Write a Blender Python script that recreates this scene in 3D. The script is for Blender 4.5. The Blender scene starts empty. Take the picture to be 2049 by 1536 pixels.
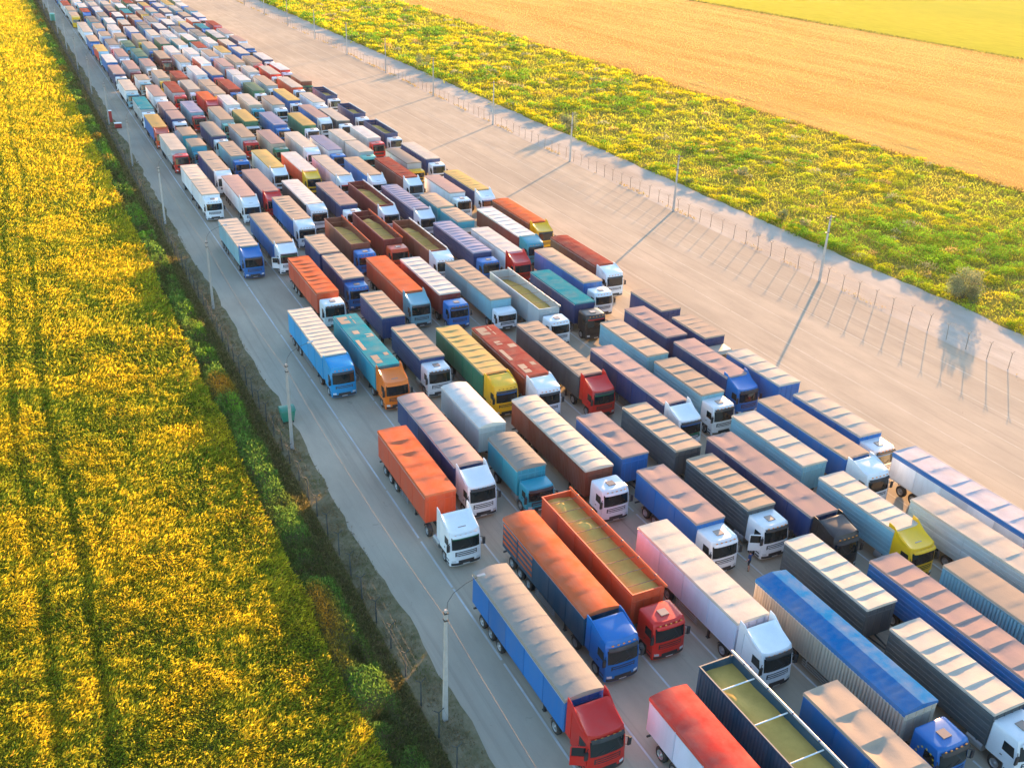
import bpy, math, random
import numpy as np
from mathutils import Vector, Matrix
R = math.radians
scene = bpy.context.scene
COL = scene.collection
# ---------------------------------------------------------------- camera, sky, sun, exposure
cam_data = bpy.data.cameras.new('camera'); cam = bpy.data.objects.new('camera', cam_data); COL.objects.link(cam)
cam_data.sensor_width = 36.0; cam_data.lens = 1980.23 / 2049 * 36.0
cam_data.clip_start = 0.5; cam_data.clip_end = 6000
rt, up, fw = (0.89745129, -0.43981819, 0.03378077), (0.1684377, 0.41246016, 0.89526831), (0.40768851, 0.79776975, -0.44424487)
cam.matrix_world = Matrix(((rt[0], up[0], -fw[0], 0), (rt[1], up[1], -fw[1], 0), (rt[2], up[2], -fw[2], 45.0), (0, 0, 0, 1)))
scene.camera = cam
SUN_AZ = math.atan2(.77, .64)          # clockwise from +Y
SUN_EL = R(8.6)
world = bpy.data.worlds.new('World'); scene.world = world; world.use_nodes = True
wn = world.node_tree; wn.nodes.clear()
sky = wn.nodes.new('ShaderNodeTexSky'); sky.sky_type = 'NISHITA'; sky.sun_disc = False
sky.sun_elevation = SUN_EL; sky.sun_rotation = SUN_AZ; sky.air_density = 1.0; sky.dust_density = 0.8; sky.ozone_density = 2.0
bg = wn.nodes.new('ShaderNodeBackground'); bg.inputs['Strength'].default_value = 0.125
wo = wn.nodes.new('ShaderNodeOutputWorld')
wn.links.new(sky.outputs[0], bg.inputs['Color']); wn.links.new(bg.outputs[0], wo.inputs['Surface'])
sun_d = bpy.data.lights.new('sun', 'SUN'); sun = bpy.data.objects.new('sun', sun_d); COL.objects.link(sun)
sun_d.energy = 5.0; sun_d.angle = R(0.6); sun_d.color = (1.0, 0.53, 0.21)
sd = Vector((math.sin(SUN_AZ) * math.cos(SUN_EL), math.cos(SUN_AZ) * math.cos(SUN_EL), math.sin(SUN_EL)))
sun.rotation_euler = sd.to_track_quat('Z', 'Y').to_euler(); sun.location = (120, 150, 60)
scene.view_settings.view_transform = 'Standard'; scene.view_settings.look = 'None'
scene.view_settings.exposure = 2.45; scene.view_settings.gamma = 1.0
scene.view_settings.use_curve_mapping = False

rng = random.Random(7)
nrg = np.random.default_rng(11)

# ---------------------------------------------------------------- helpers
def tag(o, label=None, cat=None, group=None, kind=None):
    if label: o['label'] = label
    if cat: o['category'] = cat
    if group: o['group'] = group
    if kind: o['kind'] = kind
    return o
def obj(name, mesh, parent=None, loc=None, mats=None):
    o = bpy.data.objects.new(name, mesh); COL.objects.link(o)
    if parent: o.parent = parent
    if loc: o.location = loc
    if mats:
        for i, m in enumerate(mats):
            if i < len(mesh.materials):
                if mesh.materials[i] is not m:
                    o.material_slots[i].link = 'OBJECT'; o.material_slots[i].material = m
            else: mesh.materials.append(m)
    return o
def empty(name, loc=(0, 0, 0), rz=0):
    o = bpy.data.objects.new(name, None); COL.objects.link(o); o.location = loc; o.rotation_euler.z = rz
    o.empty_display_size = .3
    return o
class MB:
    def __init__(s): s.v = []; s.f = []; s.m = []; s.s = []
    def add(s, vs, fs, m=0, smooth=False):
        b = len(s.v); s.v += [tuple(x) for x in vs]
        for f in fs: s.f.append(tuple(i + b for i in f)); s.m.append(m); s.s.append(smooth)
        return s
    def box(s, x0, x1, y0, y1, z0, z1, m=0):
        v = [(x, y, z) for z in (z0, z1) for y in (y0, y1) for x in (x0, x1)]
        return s.add(v, [(0, 2, 3, 1), (4, 5, 7, 6), (0, 1, 5, 4), (2, 6, 7, 3), (0, 4, 6, 2), (1, 3, 7, 5)], m)
    def tube(s, p0, p1, r0, r1=None, n=8, m=0, caps=True, smooth=True):
        r1 = r0 if r1 is None else r1
        a, b = Vector(p0), Vector(p1); d = (b - a).normalized()
        u = d.orthogonal().normalized(); w = d.cross(u)
        vs = []
        for c, r in ((a, r0), (b, r1)):
            for i in range(n):
                t = 2 * math.pi * i / n; vs.append(c + (u * math.cos(t) + w * math.sin(t)) * r)
        s.add(vs, [(i, (i + 1) % n, n + (i + 1) % n, n + i) for i in range(n)], m, smooth)
        if caps: s.add(vs[:n], [tuple(range(n))[::-1]], m); s.add(vs[n:], [tuple(range(n))], m)
        return s
    def path(s, pts, r, n=6, m=0):
        for a, b in zip(pts[:-1], pts[1:]): s.tube(a, b, r, r, n, m)
        return s
    def grid(s, P, m=0, smooth=True, flip=False):
        nr, nc = len(P), len(P[0]); vs = [p for row in P for p in row]
        fs = []
        for i in range(nr - 1):
            for j in range(nc - 1):
                q = (i * nc + j, i * nc + j + 1, (i + 1) * nc + j + 1, (i + 1) * nc + j)
                fs.append(q[::-1] if flip else q)
        return s.add(vs, fs, m, smooth)
    def mesh(s, name, mats=()):
        me = bpy.data.meshes.new(name); me.from_pydata(s.v, [], s.f)
        for m in mats: me.materials.append(m)
        me.polygons.foreach_set('material_index', s.m)
        me.polygons.foreach_set('use_smooth', s.s)
        me.update()
        return me

# ---------------------------------------------------------------- materials
def mat(name):
    m = bpy.data.materials.new(name); m.use_nodes = True
    nt = m.node_tree; return m, nt, nt.nodes['Principled BSDF']
def N(nt, t, **kw):
    n = nt.nodes.new(t)
    for k, v in kw.items():
        if k.startswith('i_'): n.inputs[k[2:].replace('_', ' ')].default_value = v
        else: setattr(n, k, v)
    return n
def ramp(nt, a, b, ca, cb):
    r = nt.nodes.new('ShaderNodeValToRGB'); e = r.color_ramp.elements
    e[0].position = a; e[0].color = ca; e[1].position = b; e[1].color = cb
    return r
def rgba(c): return (c[0], c[1], c[2], 1)
def mixcol(nt, fac, a, b, blend='MIX'):
    n = nt.nodes.new('ShaderNodeMix'); n.data_type = 'RGBA'; n.blend_type = blend
    for sock, val in ((n.inputs['Factor'], fac), (n.inputs['A'], a), (n.inputs['B'], b)):
        if hasattr(val, 'is_output'): nt.links.new(val, sock)
        elif isinstance(val, (int, float)): sock.default_value = val
        else: sock.default_value = rgba(val)
    return n.outputs['Result']
def surf(name, c, rough=.5, dirt=(.22, .21, .20), amount=.35, scale=1.3, metal=0, bump=0.0, bscale=6, spec=.5, vary=.25, streak=False):
    """painted or woven surface with uneven dust and wear"""
    m, nt, p = mat(name)
    tc = N(nt, 'ShaderNodeTexCoord'); oi = N(nt, 'ShaderNodeObjectInfo')
    mp = N(nt, 'ShaderNodeMapping'); nt.links.new(tc.outputs['Object'], mp.inputs['Vector'])
    off = N(nt, 'ShaderNodeVectorMath', operation='SCALE'); off.inputs[0].default_value = (37, 53, 19)
    nt.links.new(oi.outputs['Random'], off.inputs['Scale']); nt.links.new(off.outputs[0], mp.inputs['Location'])
    if streak: mp.inputs['Scale'].default_value = (1, 1, .22)
    n1 = N(nt, 'ShaderNodeTexNoise', i_Scale=scale, i_Detail=6.0, i_Roughness=.65); nt.links.new(mp.outputs[0], n1.inputs['Vector'])
    r1 = ramp(nt, .38, .75, (0, 0, 0, 1), (1, 1, 1, 1)); nt.links.new(n1.outputs['Fac'], r1.inputs['Fac'])
    f = N(nt, 'ShaderNodeMath', operation='MULTIPLY'); f.inputs[1].default_value = amount; nt.links.new(r1.outputs['Color'], f.inputs[0])
    hv = N(nt, 'ShaderNodeHueSaturation'); hv.inputs['Color'].default_value = rgba(c)
    mr = N(nt, 'ShaderNodeMapRange'); mr.inputs['To Min'].default_value = 1 - vary; mr.inputs['To Max'].default_value = 1 + vary * .8
    nt.links.new(oi.outputs['Random'], mr.inputs['Value']); nt.links.new(mr.outputs[0], hv.inputs['Value'])
    col = mixcol(nt, f.outputs[0], hv.outputs[0], dirt)
    nt.links.new(col, p.inputs['Base Color'])
    p.inputs['Roughness'].default_value = rough; p.inputs['Metallic'].default_value = metal
    p.inputs['Specular IOR Level'].default_value = spec
    if bump:
        n2 = N(nt, 'ShaderNodeTexNoise', i_Scale=bscale, i_Detail=4.0); nt.links.new(tc.outputs['Object'], n2.inputs['Vector'])
        b = N(nt, 'ShaderNodeBump', i_Strength=bump, i_Distance=.05); nt.links.new(n2.outputs['Fac'], b.inputs['Height'])
        nt.links.new(b.outputs[0], p.inputs['Normal'])
    return m
PAINT = dict(W=(.78, .81, .83), G=(.46, .50, .51), S=(.055, .075, .085), N=(.003, .038, .15), B=(.002, .14, .44), R=(.62, .018, .010),
             O=(.60, .075, .02), K=(.014, .017, .02), T=(.02, .30, .40), C=(.003, .30, .62), Y=(.90, .50, .008), Q=(.006, .065, .12), E=(.015, .17, .085),
             M=(.20, .022, .02), D=(.20, .055, .03), L=(.20, .42, .50), P=(.50, .43, .34), V=(.56, .60, .72), I=(.16, .52, .42), U=(.86, .19, .01))
PNAME = dict(Q='deep teal-blue', W='white', G='pale grey', S='dark slate', N='navy', B='blue', R='red', O='orange-red', K='black', T='teal', C='bright blue', Y='yellow',
             E='green', M='maroon', D='rust-brown', L='pale teal-grey', P='beige', V='lilac-white', I='mint-green', U='orange')
TARP = dict(g=(0.301, 0.271, 0.235), t=(0.435, 0.343, 0.259), c=(0.539, 0.476, 0.397), p=(0.393, 0.285, 0.256), o=(.58, .135, .055), s=(.52, .06, .045), r=(0.305, 0.073, 0.055), y=(0.516, 0.374, 0.150),
            w=(0.650, 0.617, 0.576), b=(0.010, 0.130, 0.353), q=(0.022, 0.242, 0.302), e=(0.135, 0.225, 0.160), v=(0.301, 0.312, 0.424), x=(0.559, 0.519, 0.545))
TNAME = dict(s='bright red', g='grey', t='tan', c='cream', p='dusty pink', o='orange', r='dusty red', y='yellow-tan', w='white', b='blue', q='turquoise', e='green', v='violet-grey', x='pinkish white')
M = {}
for k, c in PAINT.items():
    M['cab' + k] = surf('paint_cab_' + PNAME[k], c, .3, amount=.10, scale=1.8, vary=.10)
    M['side' + k] = surf('paint_side_' + PNAME[k], c, .5, amount=.24, scale=.9, vary=.16, streak=True)
for k, c in TARP.items():
    M['tarp' + k] = surf('tarpaulin_' + TNAME[k], c, .72, dirt=(.32, .26, .20), amount=.38, scale=.7, bump=.14, bscale=5, spec=0.0, vary=.14)
M['glass'] = mat('window_glass')[0]; _p = M['glass'].node_tree.nodes['Principled BSDF']
_p.inputs['Base Color'].default_value = (.012, .02, .022, 1); _p.inputs['Roughness'].default_value = .06; _p.inputs['Specular IOR Level'].default_value = .8
M['rubber'] = surf('tyre_rubber', (.018, .018, .018), .85, (.12, .10, .08), .5, 2)
M['rim'] = surf('steel_rim', (.35, .36, .37), .4, (.12, .1, .08), .5, 3, metal=.5)
M['frame'] = surf('dark_chassis_steel', (.028, .03, .032), .6, (.12, .10, .08), .5, 2)
M['redframe'] = surf('red_chassis_paint', (.36, .03, .02), .55, amount=.4)
M['plastic'] = surf('black_plastic', (.02, .022, .024), .5, amount=.2)
M['alu'] = surf('dull_aluminium', (.48, .49, .50), .35, metal=.7, amount=.3)
M['lamp'] = surf('headlamp_lens', (.62, .66, .68), .1, amount=.1)
M['amber'] = surf('amber_lens', (.75, .26, .02), .25, amount=.1)
M['redlens'] = surf('red_lens', (.45, .02, .02), .3, amount=.1)
M['plate'] = surf('plate_white', (.7, .7, .68), .4, amount=.2)
M['starcol'] = surf('yellow_star_paint', (.80, .62, .02), .4, amount=.1)
M['hatch'] = surf('smoked_roof_hatch', (.26, .20, .16), .25, amount=.2)
M['rust'] = surf('rusty_bar', (.30, .12, .06), .8, (.5, .42, .35), .5, 4)
M['concrete'] = surf('weathered_concrete', (.46, .44, .41), .85, (.22, .2, .18), .4, 2)
M['wire'] = surf('wire_copper_brown', (.16, .10, .06), .7, amount=.3)
M['wood'] = surf('fence_post_steel', (.045, .06, .06), .8, (.16, .14, .11), .4, 3)
M['postwarm'] = surf('fence_post_concrete', (.30, .25, .20), .85, (.16, .13, .1), .4, 3)
M['bin'] = surf('green_bin_plastic', (.03, .26, .17), .5, amount=.3)
M['redbox'] = surf('red_box_paint', (.40, .02, .02), .45, amount=.25)
m, nt, p = mat('grain_load')
tc = N(nt, 'ShaderNodeTexCoord'); n1 = N(nt, 'ShaderNodeTexNoise', i_Scale=1.1, i_Detail=8.0, i_Roughness=.7); nt.links.new(tc.outputs['Object'], n1.inputs['Vector'])
r1 = ramp(nt, .3, .7, (.54, .335, .075, 1), (.68, .43, .11, 1)); nt.links.new(n1.outputs['Fac'], r1.inputs['Fac']); nt.links.new(r1.outputs[0], p.inputs['Base Color'])
p.inputs['Roughness'].default_value = .95; n2 = N(nt, 'ShaderNodeTexNoise', i_Scale=60.0); nt.links.new(tc.outputs['Object'], n2.inputs['Vector'])
b = N(nt, 'ShaderNodeBump', i_Strength=.5, i_Distance=.03); nt.links.new(n2.outputs['Fac'], b.inputs['Height']); nt.links.new(b.outputs[0], p.inputs['Normal'])
M['grain'] = m

def ground_mat(name, c1, c2, s1, c3=None, s3=.05, rough=.92, bump=.3, bs=8, stretch=(1, 1, 1), mid=(.35, .68), c4=None, stain=None):
    m, nt, p = mat(name)
    g = N(nt, 'ShaderNodeNewGeometry'); mp = N(nt, 'ShaderNodeMapping'); mp.inputs['Scale'].default_value = stretch
    nt.links.new(g.outputs['Position'], mp.inputs['Vector'])
    n1 = N(nt, 'ShaderNodeTexNoise', i_Scale=s1, i_Detail=8.0, i_Roughness=.65); nt.links.new(mp.outputs[0], n1.inputs['Vector'])
    r1 = ramp(nt, mid[0], mid[1], rgba(c1), rgba(c2)); nt.links.new(n1.outputs['Fac'], r1.inputs['Fac'])
    col = r1.outputs['Color']
    if c3:
        n3 = N(nt, 'ShaderNodeTexNoise', i_Scale=s3, i_Detail=5.0); nt.links.new(mp.outputs[0], n3.inputs['Vector'])
        r3 = ramp(nt, .45, .68, (0, 0, 0, 1), (1, 1, 1, 1)); nt.links.new(n3.outputs['Fac'], r3.inputs['Fac'])
        f3 = N(nt, 'ShaderNodeMath', operation='MULTIPLY'); f3.inputs[1].default_value = .7; nt.links.new(r3.outputs[0], f3.inputs[0])
        col = mixcol(nt, f3.outputs[0], col, c3)
    if c4:
        n4 = N(nt, 'ShaderNodeTexNoise', i_Scale=3.5, i_Detail=6.0, i_Roughness=.8); nt.links.new(g.outputs['Position'], n4.inputs['Vector'])
        r4 = ramp(nt, .60, .74, (0, 0, 0, 1), (1, 1, 1, 1)); nt.links.new(n4.outputs['Fac'], r4.inputs['Fac'])
        f4 = N(nt, 'ShaderNodeMath', operation='MULTIPLY'); f4.inputs[1].default_value = .45; nt.links.new(r4.outputs[0], f4.inputs[0])
        col = mixcol(nt, f4.outputs[0], col, c4)
    if stain:
        n5 = N(nt, 'ShaderNodeTexNoise', i_Scale=1.1, i_Detail=5.0, i_Roughness=.75); n5.inputs['Distortion'].default_value = 1.2; nt.links.new(g.outputs['Position'], n5.inputs['Vector'])
        r5 = ramp(nt, .64, .72, (0, 0, 0, 1), (1, 1, 1, 1)); nt.links.new(n5.outputs['Fac'], r5.inputs['Fac'])
        f5 = N(nt, 'ShaderNodeMath', operation='MULTIPLY'); f5.inputs[1].default_value = .55; nt.links.new(r5.outputs[0], f5.inputs[0])
        col = mixcol(nt, f5.outputs[0], col, stain)
        w6 = N(nt, 'ShaderNodeTexNoise', i_Scale=.9, i_Detail=4.0); mp6 = N(nt, 'ShaderNodeMapping'); mp6.inputs['Scale'].default_value = (2.6, .035, 1); nt.links.new(g.outputs['Position'], mp6.inputs['Vector']); nt.links.new(mp6.outputs[0], w6.inputs['Vector'])
        r6 = ramp(nt, .55, .75, (0, 0, 0, 1), (1, 1, 1, 1)); nt.links.new(w6.outputs['Fac'], r6.inputs['Fac'])
        f6 = N(nt, 'ShaderNodeMath', operation='MULTIPLY'); f6.inputs[1].default_value = .4; nt.links.new(r6.outputs[0], f6.inputs[0])
        col = mixcol(nt, f6.outputs[0], col, stain)
    nt.nodes.remove(p); p = N(nt, 'ShaderNodeBsdfDiffuse'); nt.links.new(col, p.inputs['Color']); nt.links.new(p.outputs[0], nt.nodes['Material Output'].inputs['Surface'])
    n2 = N(nt, 'ShaderNodeTexNoise', i_Scale=bs, i_Detail=6.0); nt.links.new(mp.outputs[0], n2.inputs['Vector'])
    b = N(nt, 'ShaderNodeBump', i_Strength=bump, i_Distance=.08); nt.links.new(n2.outputs['Fac'], b.inputs['Height']); nt.links.new(b.outputs[0], p.inputs['Normal'])
    return m
M['asphalt'] = ground_mat('worn_asphalt', (.40, .345, .265), (.50, .43, .33), .35, (.345, .30, .235), .06, bump=.08, bs=14, c4=(.29, .25, .195), stretch=(1, .3, 1), stain=(.21, .185, .15))
M['gravel'] = ground_mat('pale_gravel_track', (.42, .38, .32), (.52, .47, .40), .5, (.36, .31, .25), .12, bump=.3, bs=6, stretch=(1, .35, 1))
M['soil'] = ground_mat('field_soil', (.10, .11, .03), (.17, .15, .05), .6, (.11, .14, .03), .1)
M['verge'] = ground_mat('dry_verge', (.12, .115, .055), (.25, .21, .13), 1.6, (.27, .22, .14), .6, bump=.6, bs=5)
M['ditch'] = ground_mat('ditch_soil', (.11, .10, .05), (.17, .16, .065), .8, (.17, .11, .065), .3, bump=.5)
M['scrubsoil'] = ground_mat('scrub_soil', (.17, .16, .03), (.30, .25, .05), .25, (.14, .17, .025), .12, bump=.5)
M['stubble'] = ground_mat('wheat_stubble', (.47, .285, .08), (.62, .40, .125), .22, (.38, .21, .05), .09, bump=.12, bs=1.6, stretch=(1, .10, 1), c4=(.36, .20, .05))
M['farfield'] = ground_mat('young_crop_field', (.34, .33, .025), (.46, .42, .04), .5, (.29, .32, .025), .02, bump=.12, bs=1.0, stretch=(1, .2, 1))
M['paintline'] = ground_mat('road_marking_paint', (.50, .52, .52), (.66, .67, .66), 2.0, (.44, .42, .38), .5, bump=.05)
M['wornline'] = ground_mat('worn_marking_paint', (.48, .43, .34), (.62, .57, .47), 1.5, (.47, .41, .32), .4, bump=.05)

# ---------------------------------------------------------------- ground
def sheet(name, x0, x1, y0, y1, z, m, kind='structure', parent=None):
    mb = MB(); mb.add([(x0, y0, z), (x1, y0, z), (x1, y1, z), (x0, y1, z)], [(0, 1, 2, 3)])
    o = obj(name, mb.mesh(name, [m]), parent)
    if kind: o['kind'] = kind
    return o
YN, YF = -60, 900
sheet('ground', -1500, 2500, -800, 3500, -.012, M['soil'])
sheet('crop_field_soil', -400, 12.9, YN, YF, 0, M['soil'])
sheet('ditch', 12.9, 16.4, YN, YF, 0, M['ditch'])
def wavy(name, xa, xb, wob, z, m):
    mb = MB(); ys = np.arange(YN, YF, 1.5); xs = []
    a = 0
    for y in ys:
        a = a * .6 + rng.uniform(-wob, wob); xs.append(xb + a)
    P = [[(xa, y, z), (x, y, z)] for x, y in zip(xs, ys)]
    mb.grid(P, flip=True, smooth=False); o = obj(name, mb.mesh(name, [m])); o['kind'] = 'structure'; return o
lot = sheet('parking_lot', 18.0, 97.0, YN, YF, .004, M['asphalt'])
wavy('grass_verge', 16.4, 18.55, .22, .012, M['verge'])
wavy('gravel_track', 92.8, 103.6, .25, .010, M['gravel'])
sheet('scrubland', 103.4, 161.0, YN, YF, .002, M['scrubsoil'])
sheet('harvested_field', 160.8, 311.5, YN, YF, .008, M['stubble'])
sheet('young_crop_field', 311.5, 1500, YN, 1500, .008, M['farfield'])
LANE0, PITCH = 22.78, 4.36
LINEN = 'lane_line'
for k in range(16):
    # worn paint: built as a run of strips with uneven edges and gaps
    mb = MB(); x = LANE0 + PITCH * k; y = YN + 70
    w = .07 if k < 9 else .06
    while y < 520:
        L = rng.uniform(3, 9)
        mb.add([(x - w + rng.uniform(-.01, .01), y, .0085), (x + w, y, .0085), (x + w + rng.uniform(-.01, .01), y + L, .0085), (x - w, y + L, .0085)], [(0, 1, 2, 3)])
        y += L + (rng.uniform(.05, .5) if rng.random() < .35 else 0.0)
    obj(LINEN, mb.mesh('lane_line', [M['paintline' if k < 9 else 'wornline']]), lot)
# ---------------------------------------------------------------- trucks
def yfront(x, z, rake=.13, nose=.20):
    y = nose * (abs(x) / 1.25) ** 4
    if z > 1.7: y += rake * (z - 1.7)
    if z < .78: y -= .05
    return y
CAB = dict(H=dict(L=2.25, zf=2.92, zb=3.60, z0=.36, arch=1.02), J=dict(L=2.25, zf=3.12, zb=3.66, z0=.36, arch=1.02), L=dict(L=2.2, zf=2.98, zb=3.06, z0=.36, arch=1.02), O=dict(L=1.7, zf=2.52, zb=2.6, z0=.62, arch=1.05))
def cab_body(st):
    c = CAB[st]; L = c['L']; mb = MB(); hw = 1.245
    xs = np.linspace(-hw, hw, 13)
    def zed(y): t = min(max(y / L, 0), 1); return c['zf'] + (c['zb'] - c['zf']) * (t ** 1.15)
    levels = [0, .1, .14, .35, .5, .56, .75, .92, 1.0]
    rings = []
    ysd = [.45, .78, .82, 1.2, 1.7, L - .12] if L > 2 else [.4, .62, .66, 1.0, 1.3, L - .1]
    for t in levels:
        ring = []
        def pt(x, ybase, front):
            z0 = c['z0'] if (front or ybase < .8) else c['arch']
            zt = zed(ybase); z = z0 + t * (zt - z0)
            tuck = .0 if t < .9 else (.03 if t < .99 else .09)
            y = yfront(x, z) if front else ybase
            if front and t > .9: y += tuck * 1.4
            return (x * (1 - tuck * .45), y, z)
        for x in xs: ring.append(pt(x, .05, True))
        for y in ysd: ring.append(pt(hw, y, False))
        ring.append(pt(hw - .1, L, False)); ring.append(pt(0, L, False)); ring.append(pt(-hw + .1, L, False))
        for y in ysd[::-1]: ring.append(pt(-hw, y, False))
        rings.append(ring)
    n = len(rings[0])
    def roofz(x, y):
        u = abs(x) / hw; t = min(max(y / L, 0), 1); e = zed(y)
        if st == 'H':
            scoop = -.20 * (1 - u ** 5) * t - .05 * (1 - u ** 2) * math.sin(math.pi * t)
            fin = .22 * max(0, (u - .66) / .34) ** 1.6 * t ** 1.8
            return e + .05 + scoop + fin
        if st == 'J': return e + .09 * (1 - u ** 3) * math.sin(math.pi * min(1, t + .15)) + .05
        if st == 'L': return e + .055 * (1 - u ** 4) * (1 - abs(2 * t - 1) ** 6) + .035
        return e + .05 * (1 - u ** 3) + .01
    top = rings[-1]; cx, cy = 0, L * .5
    for f in (.97, .90, .78, .6, .35, .12):
        ring = []
        for (x, y, z) in top:
            xx = cx + (x - cx) * f; yy = cy + (y - cy) * f
            ring.append((xx, yy, roofz(xx, yy) if (f < .95 or st == 'H') else z + .03))
        rings.append(ring)
    vs = [p for r in rings for p in r]; fs = []
    for k in range(len(rings) - 1):
        for i in range(n):
            j = (i + 1) % n; fs.append((k * n + i, k * n + j, (k + 1) * n + j, (k + 1) * n + i))
    fs.append(tuple(range((len(rings) - 1) * n, len(rings) * n)))
    fs.append(tuple(range(n))[::-1])
    mb.add(vs, fs, 0, True)
    me = mb.mesh('cab_' + st)
    me.materials.append(M['cabW'])
    me.set_sharp_from_angle(angle=R(38))
    return me
def panel_front(x0, x1, z0, z1, off, nx=9, nz=4, th=.0, name='panel', m=None):
    mb = MB()
    P = [[(x, yfront(x, z) - off, z) for x in np.linspace(x0, x1, nx)] for z in np.linspace(z0, z1, nz)]
    mb.grid(P)
    # rim back to the body so the panel has depth
    edge = [P[0][i] for i in range(nx)] + [P[k][-1] for k in range(1, nz)] + [P[-1][i] for i in range(nx - 2, -1, -1)] + [P[k][0] for k in range(nz - 2, 0, -1)]
    back = [(a, b_ + off + .03, c) for a, b_, c in edge]; ne = len(edge)
    mb.add(edge + back, [(i, ne + i, ne + (i + 1) % ne, (i + 1) % ne) for i in range(ne)])
    return mb.mesh(name, [m])
CM = {}
for st in 'HJLO':
    CM['cab', st] = cab_body(st)
    dz = -.28 if st == 'O' else 0
    zt = (2.70 if st != 'O' else 2.60) + dz
    CM['windshield', st] = panel_front(-1.10, 1.10, 1.72 + dz * .7, zt, .012, name='windshield', m=M['glass'])
    CM['grille', st] = panel_front(-.86, .86, .98 + (0.1 if st == 'O' else 0), 1.52 + dz * .3, .012, 7, 3, name='grille', m=M['plastic'])
    CM['intake', st] = panel_front(-.62, .62, .50 + (.2 if st == 'O' else 0), .86 + (.08 if st == 'O' else 0), .026, 7, 3, name='intake', m=M['plastic'])
    mb = MB()
    for z in (1.10, 1.26, 1.42) if st != 'O' else (1.1, 1.25):
        P = [[(x, yfront(x, z) - .03, zz) for x in np.linspace(-.78, .78, 7)] for zz in (z - .03, z + .03)]
        mb.grid(P, smooth=False)
        mb.grid([[(x, yfront(x, z) - .03, z + .03) for x in np.linspace(-.78, .78, 7)], [(x, yfront(x, z) - .008, z + .03) for x in np.linspace(-.78, .78, 7)]], smooth=False)
    CM['slat', st] = mb.mesh('grille_slats', [M['cabW']])
    CM['bumper', st] = panel_front(-1.16, 1.16, .40 + (.22 if st == 'O' else 0), .60 + (.15 if st == 'O' else 0), .02, 9, 2, name='bumper', m=M['plastic'])
    mb = MB(); zv = zt + .02
    P = []
    for zz, o in ((zv, .16), (zv + .03, .17), (zv + .19, .03)):
        P.append([(x, yfront(x, zz) - o, zz) for x in np.linspace(-1.08, 1.08, 9)])
    mb.grid(P); mb.grid([[(a, b_ + .02, c - .02) for a, b_, c in r] for r in P], flip=True)
    CM['visor', st] = mb.mesh('sun_visor', [M['plastic']])
    L = CAB[st]['L']
    for sgn in (-1, 1):
        x = sgn * 1.252
        mb = MB(); za, zb = 1.80 + dz * .7, 2.48 + dz
        pts = [(.36, za), (1.18 if L > 2 else 1.05, za + .05), (1.18 if L > 2 else 1.05, zb), (.50, zb)]
        a = [(x, y, z) for y, z in pts]; bk = [(x - sgn * .03, y, z) for y, z in pts]
        mb.add(a + bk, [(0, 1, 2, 3) if sgn > 0 else (3, 2, 1, 0)] + [(i, (i + 1) % 4, 4 + (i + 1) % 4, 4 + i) for i in range(4)])
        CM['side_window', st, sgn] = mb.mesh('side_window', [M['glass']])
        hx = sgn * .97; zl = .66 + (.2 if st == 'O' else 0)
        mb = MB(); P = [[(xx, yfront(xx, zz) - .02, zz) for xx in sorted((hx - .16, hx, hx + .16))] for zz in (zl, zl + .1, zl + .2)]
        mb.grid(P)
        CM['headlight', st, sgn] = mb.mesh('headlight', [M['lamp']])
        mb = MB(); mx = sgn * 1.42
        mb.box(mx - .11, mx + .11, .02, .12, 1.72 + dz, 2.28 + dz, 0); mb.box(mx - .09, mx + .09, .121, .128, 1.76 + dz, 2.24 + dz, 1)
        mb.tube((sgn * 1.2, .25, 2.32 + dz), (mx, .08, 2.3 + dz), .025, n=6); mb.tube((sgn * 1.2, .25, 1.7 + dz), (mx, .08, 1.7 + dz), .025, n=6)
        CM['mirror', st, sgn] = mb.mesh('mirror', [M['plastic'], M['glass']])
        mb = MB(); mb.box(*sorted((sgn * 1.235, sgn * 1.262)), .3, .74, .42, .56); mb.box(*sorted((sgn * 1.235, sgn * 1.262)), .3, .74, .72, .80)
        CM['step', st, sgn] = mb.mesh('door_steps', [M['plastic']])
        # door skin, slightly proud, with handle
        mb = MB(); pts = [(.30, 1.06), (1.24, 1.06), (1.24, 1.74), (.30, 1.74)]
        if L < 2: pts = [(.30, 1.08), (1.1, 1.08), (1.1, 1.52), (.30, 1.52)]
        xo = sgn * 1.262; a = [(xo, y, z) for y, z in pts]; bk = [(sgn * 1.235, y, z) for y, z in pts]
        mb.add(a + bk, [(0, 1, 2, 3) if sgn > 0 else (3, 2, 1, 0)] + [(i, (i + 1) % 4, 4 + (i + 1) % 4, 4 + i) for i in range(4)])
        mb.box(*sorted((xo, xo + sgn * .025)), pts[1][0] - .2, pts[1][0] - .05, 1.45, 1.5, 1)
        CM['door', st, sgn] = mb.mesh('door', [M['cabW'], M['plastic']])
    mb = MB(); zr = CAB[st]['zf'] + (.12 if st == 'L' else .1 if st == 'H' else .03); y0 = .85 if st != 'O' else .5
    if st == 'H': zr = 3.02
    if st == 'J': zr = 3.40
    mb.box(-.32, .32, y0, y0 + .6, zr - .05, zr + .07)
    CM['hatch', st] = mb.mesh('roof_hatch', [M['hatch']])
    mb = MB()
    for x_ in (-.75, -.05): mb.path([(x_, yfront(x_, 1.74) - .03, 1.74 + dz * .7), (x_ + .5, yfront(x_ + .5, 2.0) - .03, 2.02 + dz * .7)], .012, 4)
    CM['wiper', st] = mb.mesh('wiper', [M['plastic']])
    CM['reflection_strip', st] = panel_front(-1.04, 1.04, zt - .17, zt - .03, .016, 9, 2, name='reflection_strip', m=M['cabE'])  # coloured strip laid on the glass in place of windscreen reflections
    mb = MB(); mb.box(-.27, .27, -.075 + .0, -.062, .44 if st != 'O' else .66, .54 if st != 'O' else .76)
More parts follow.
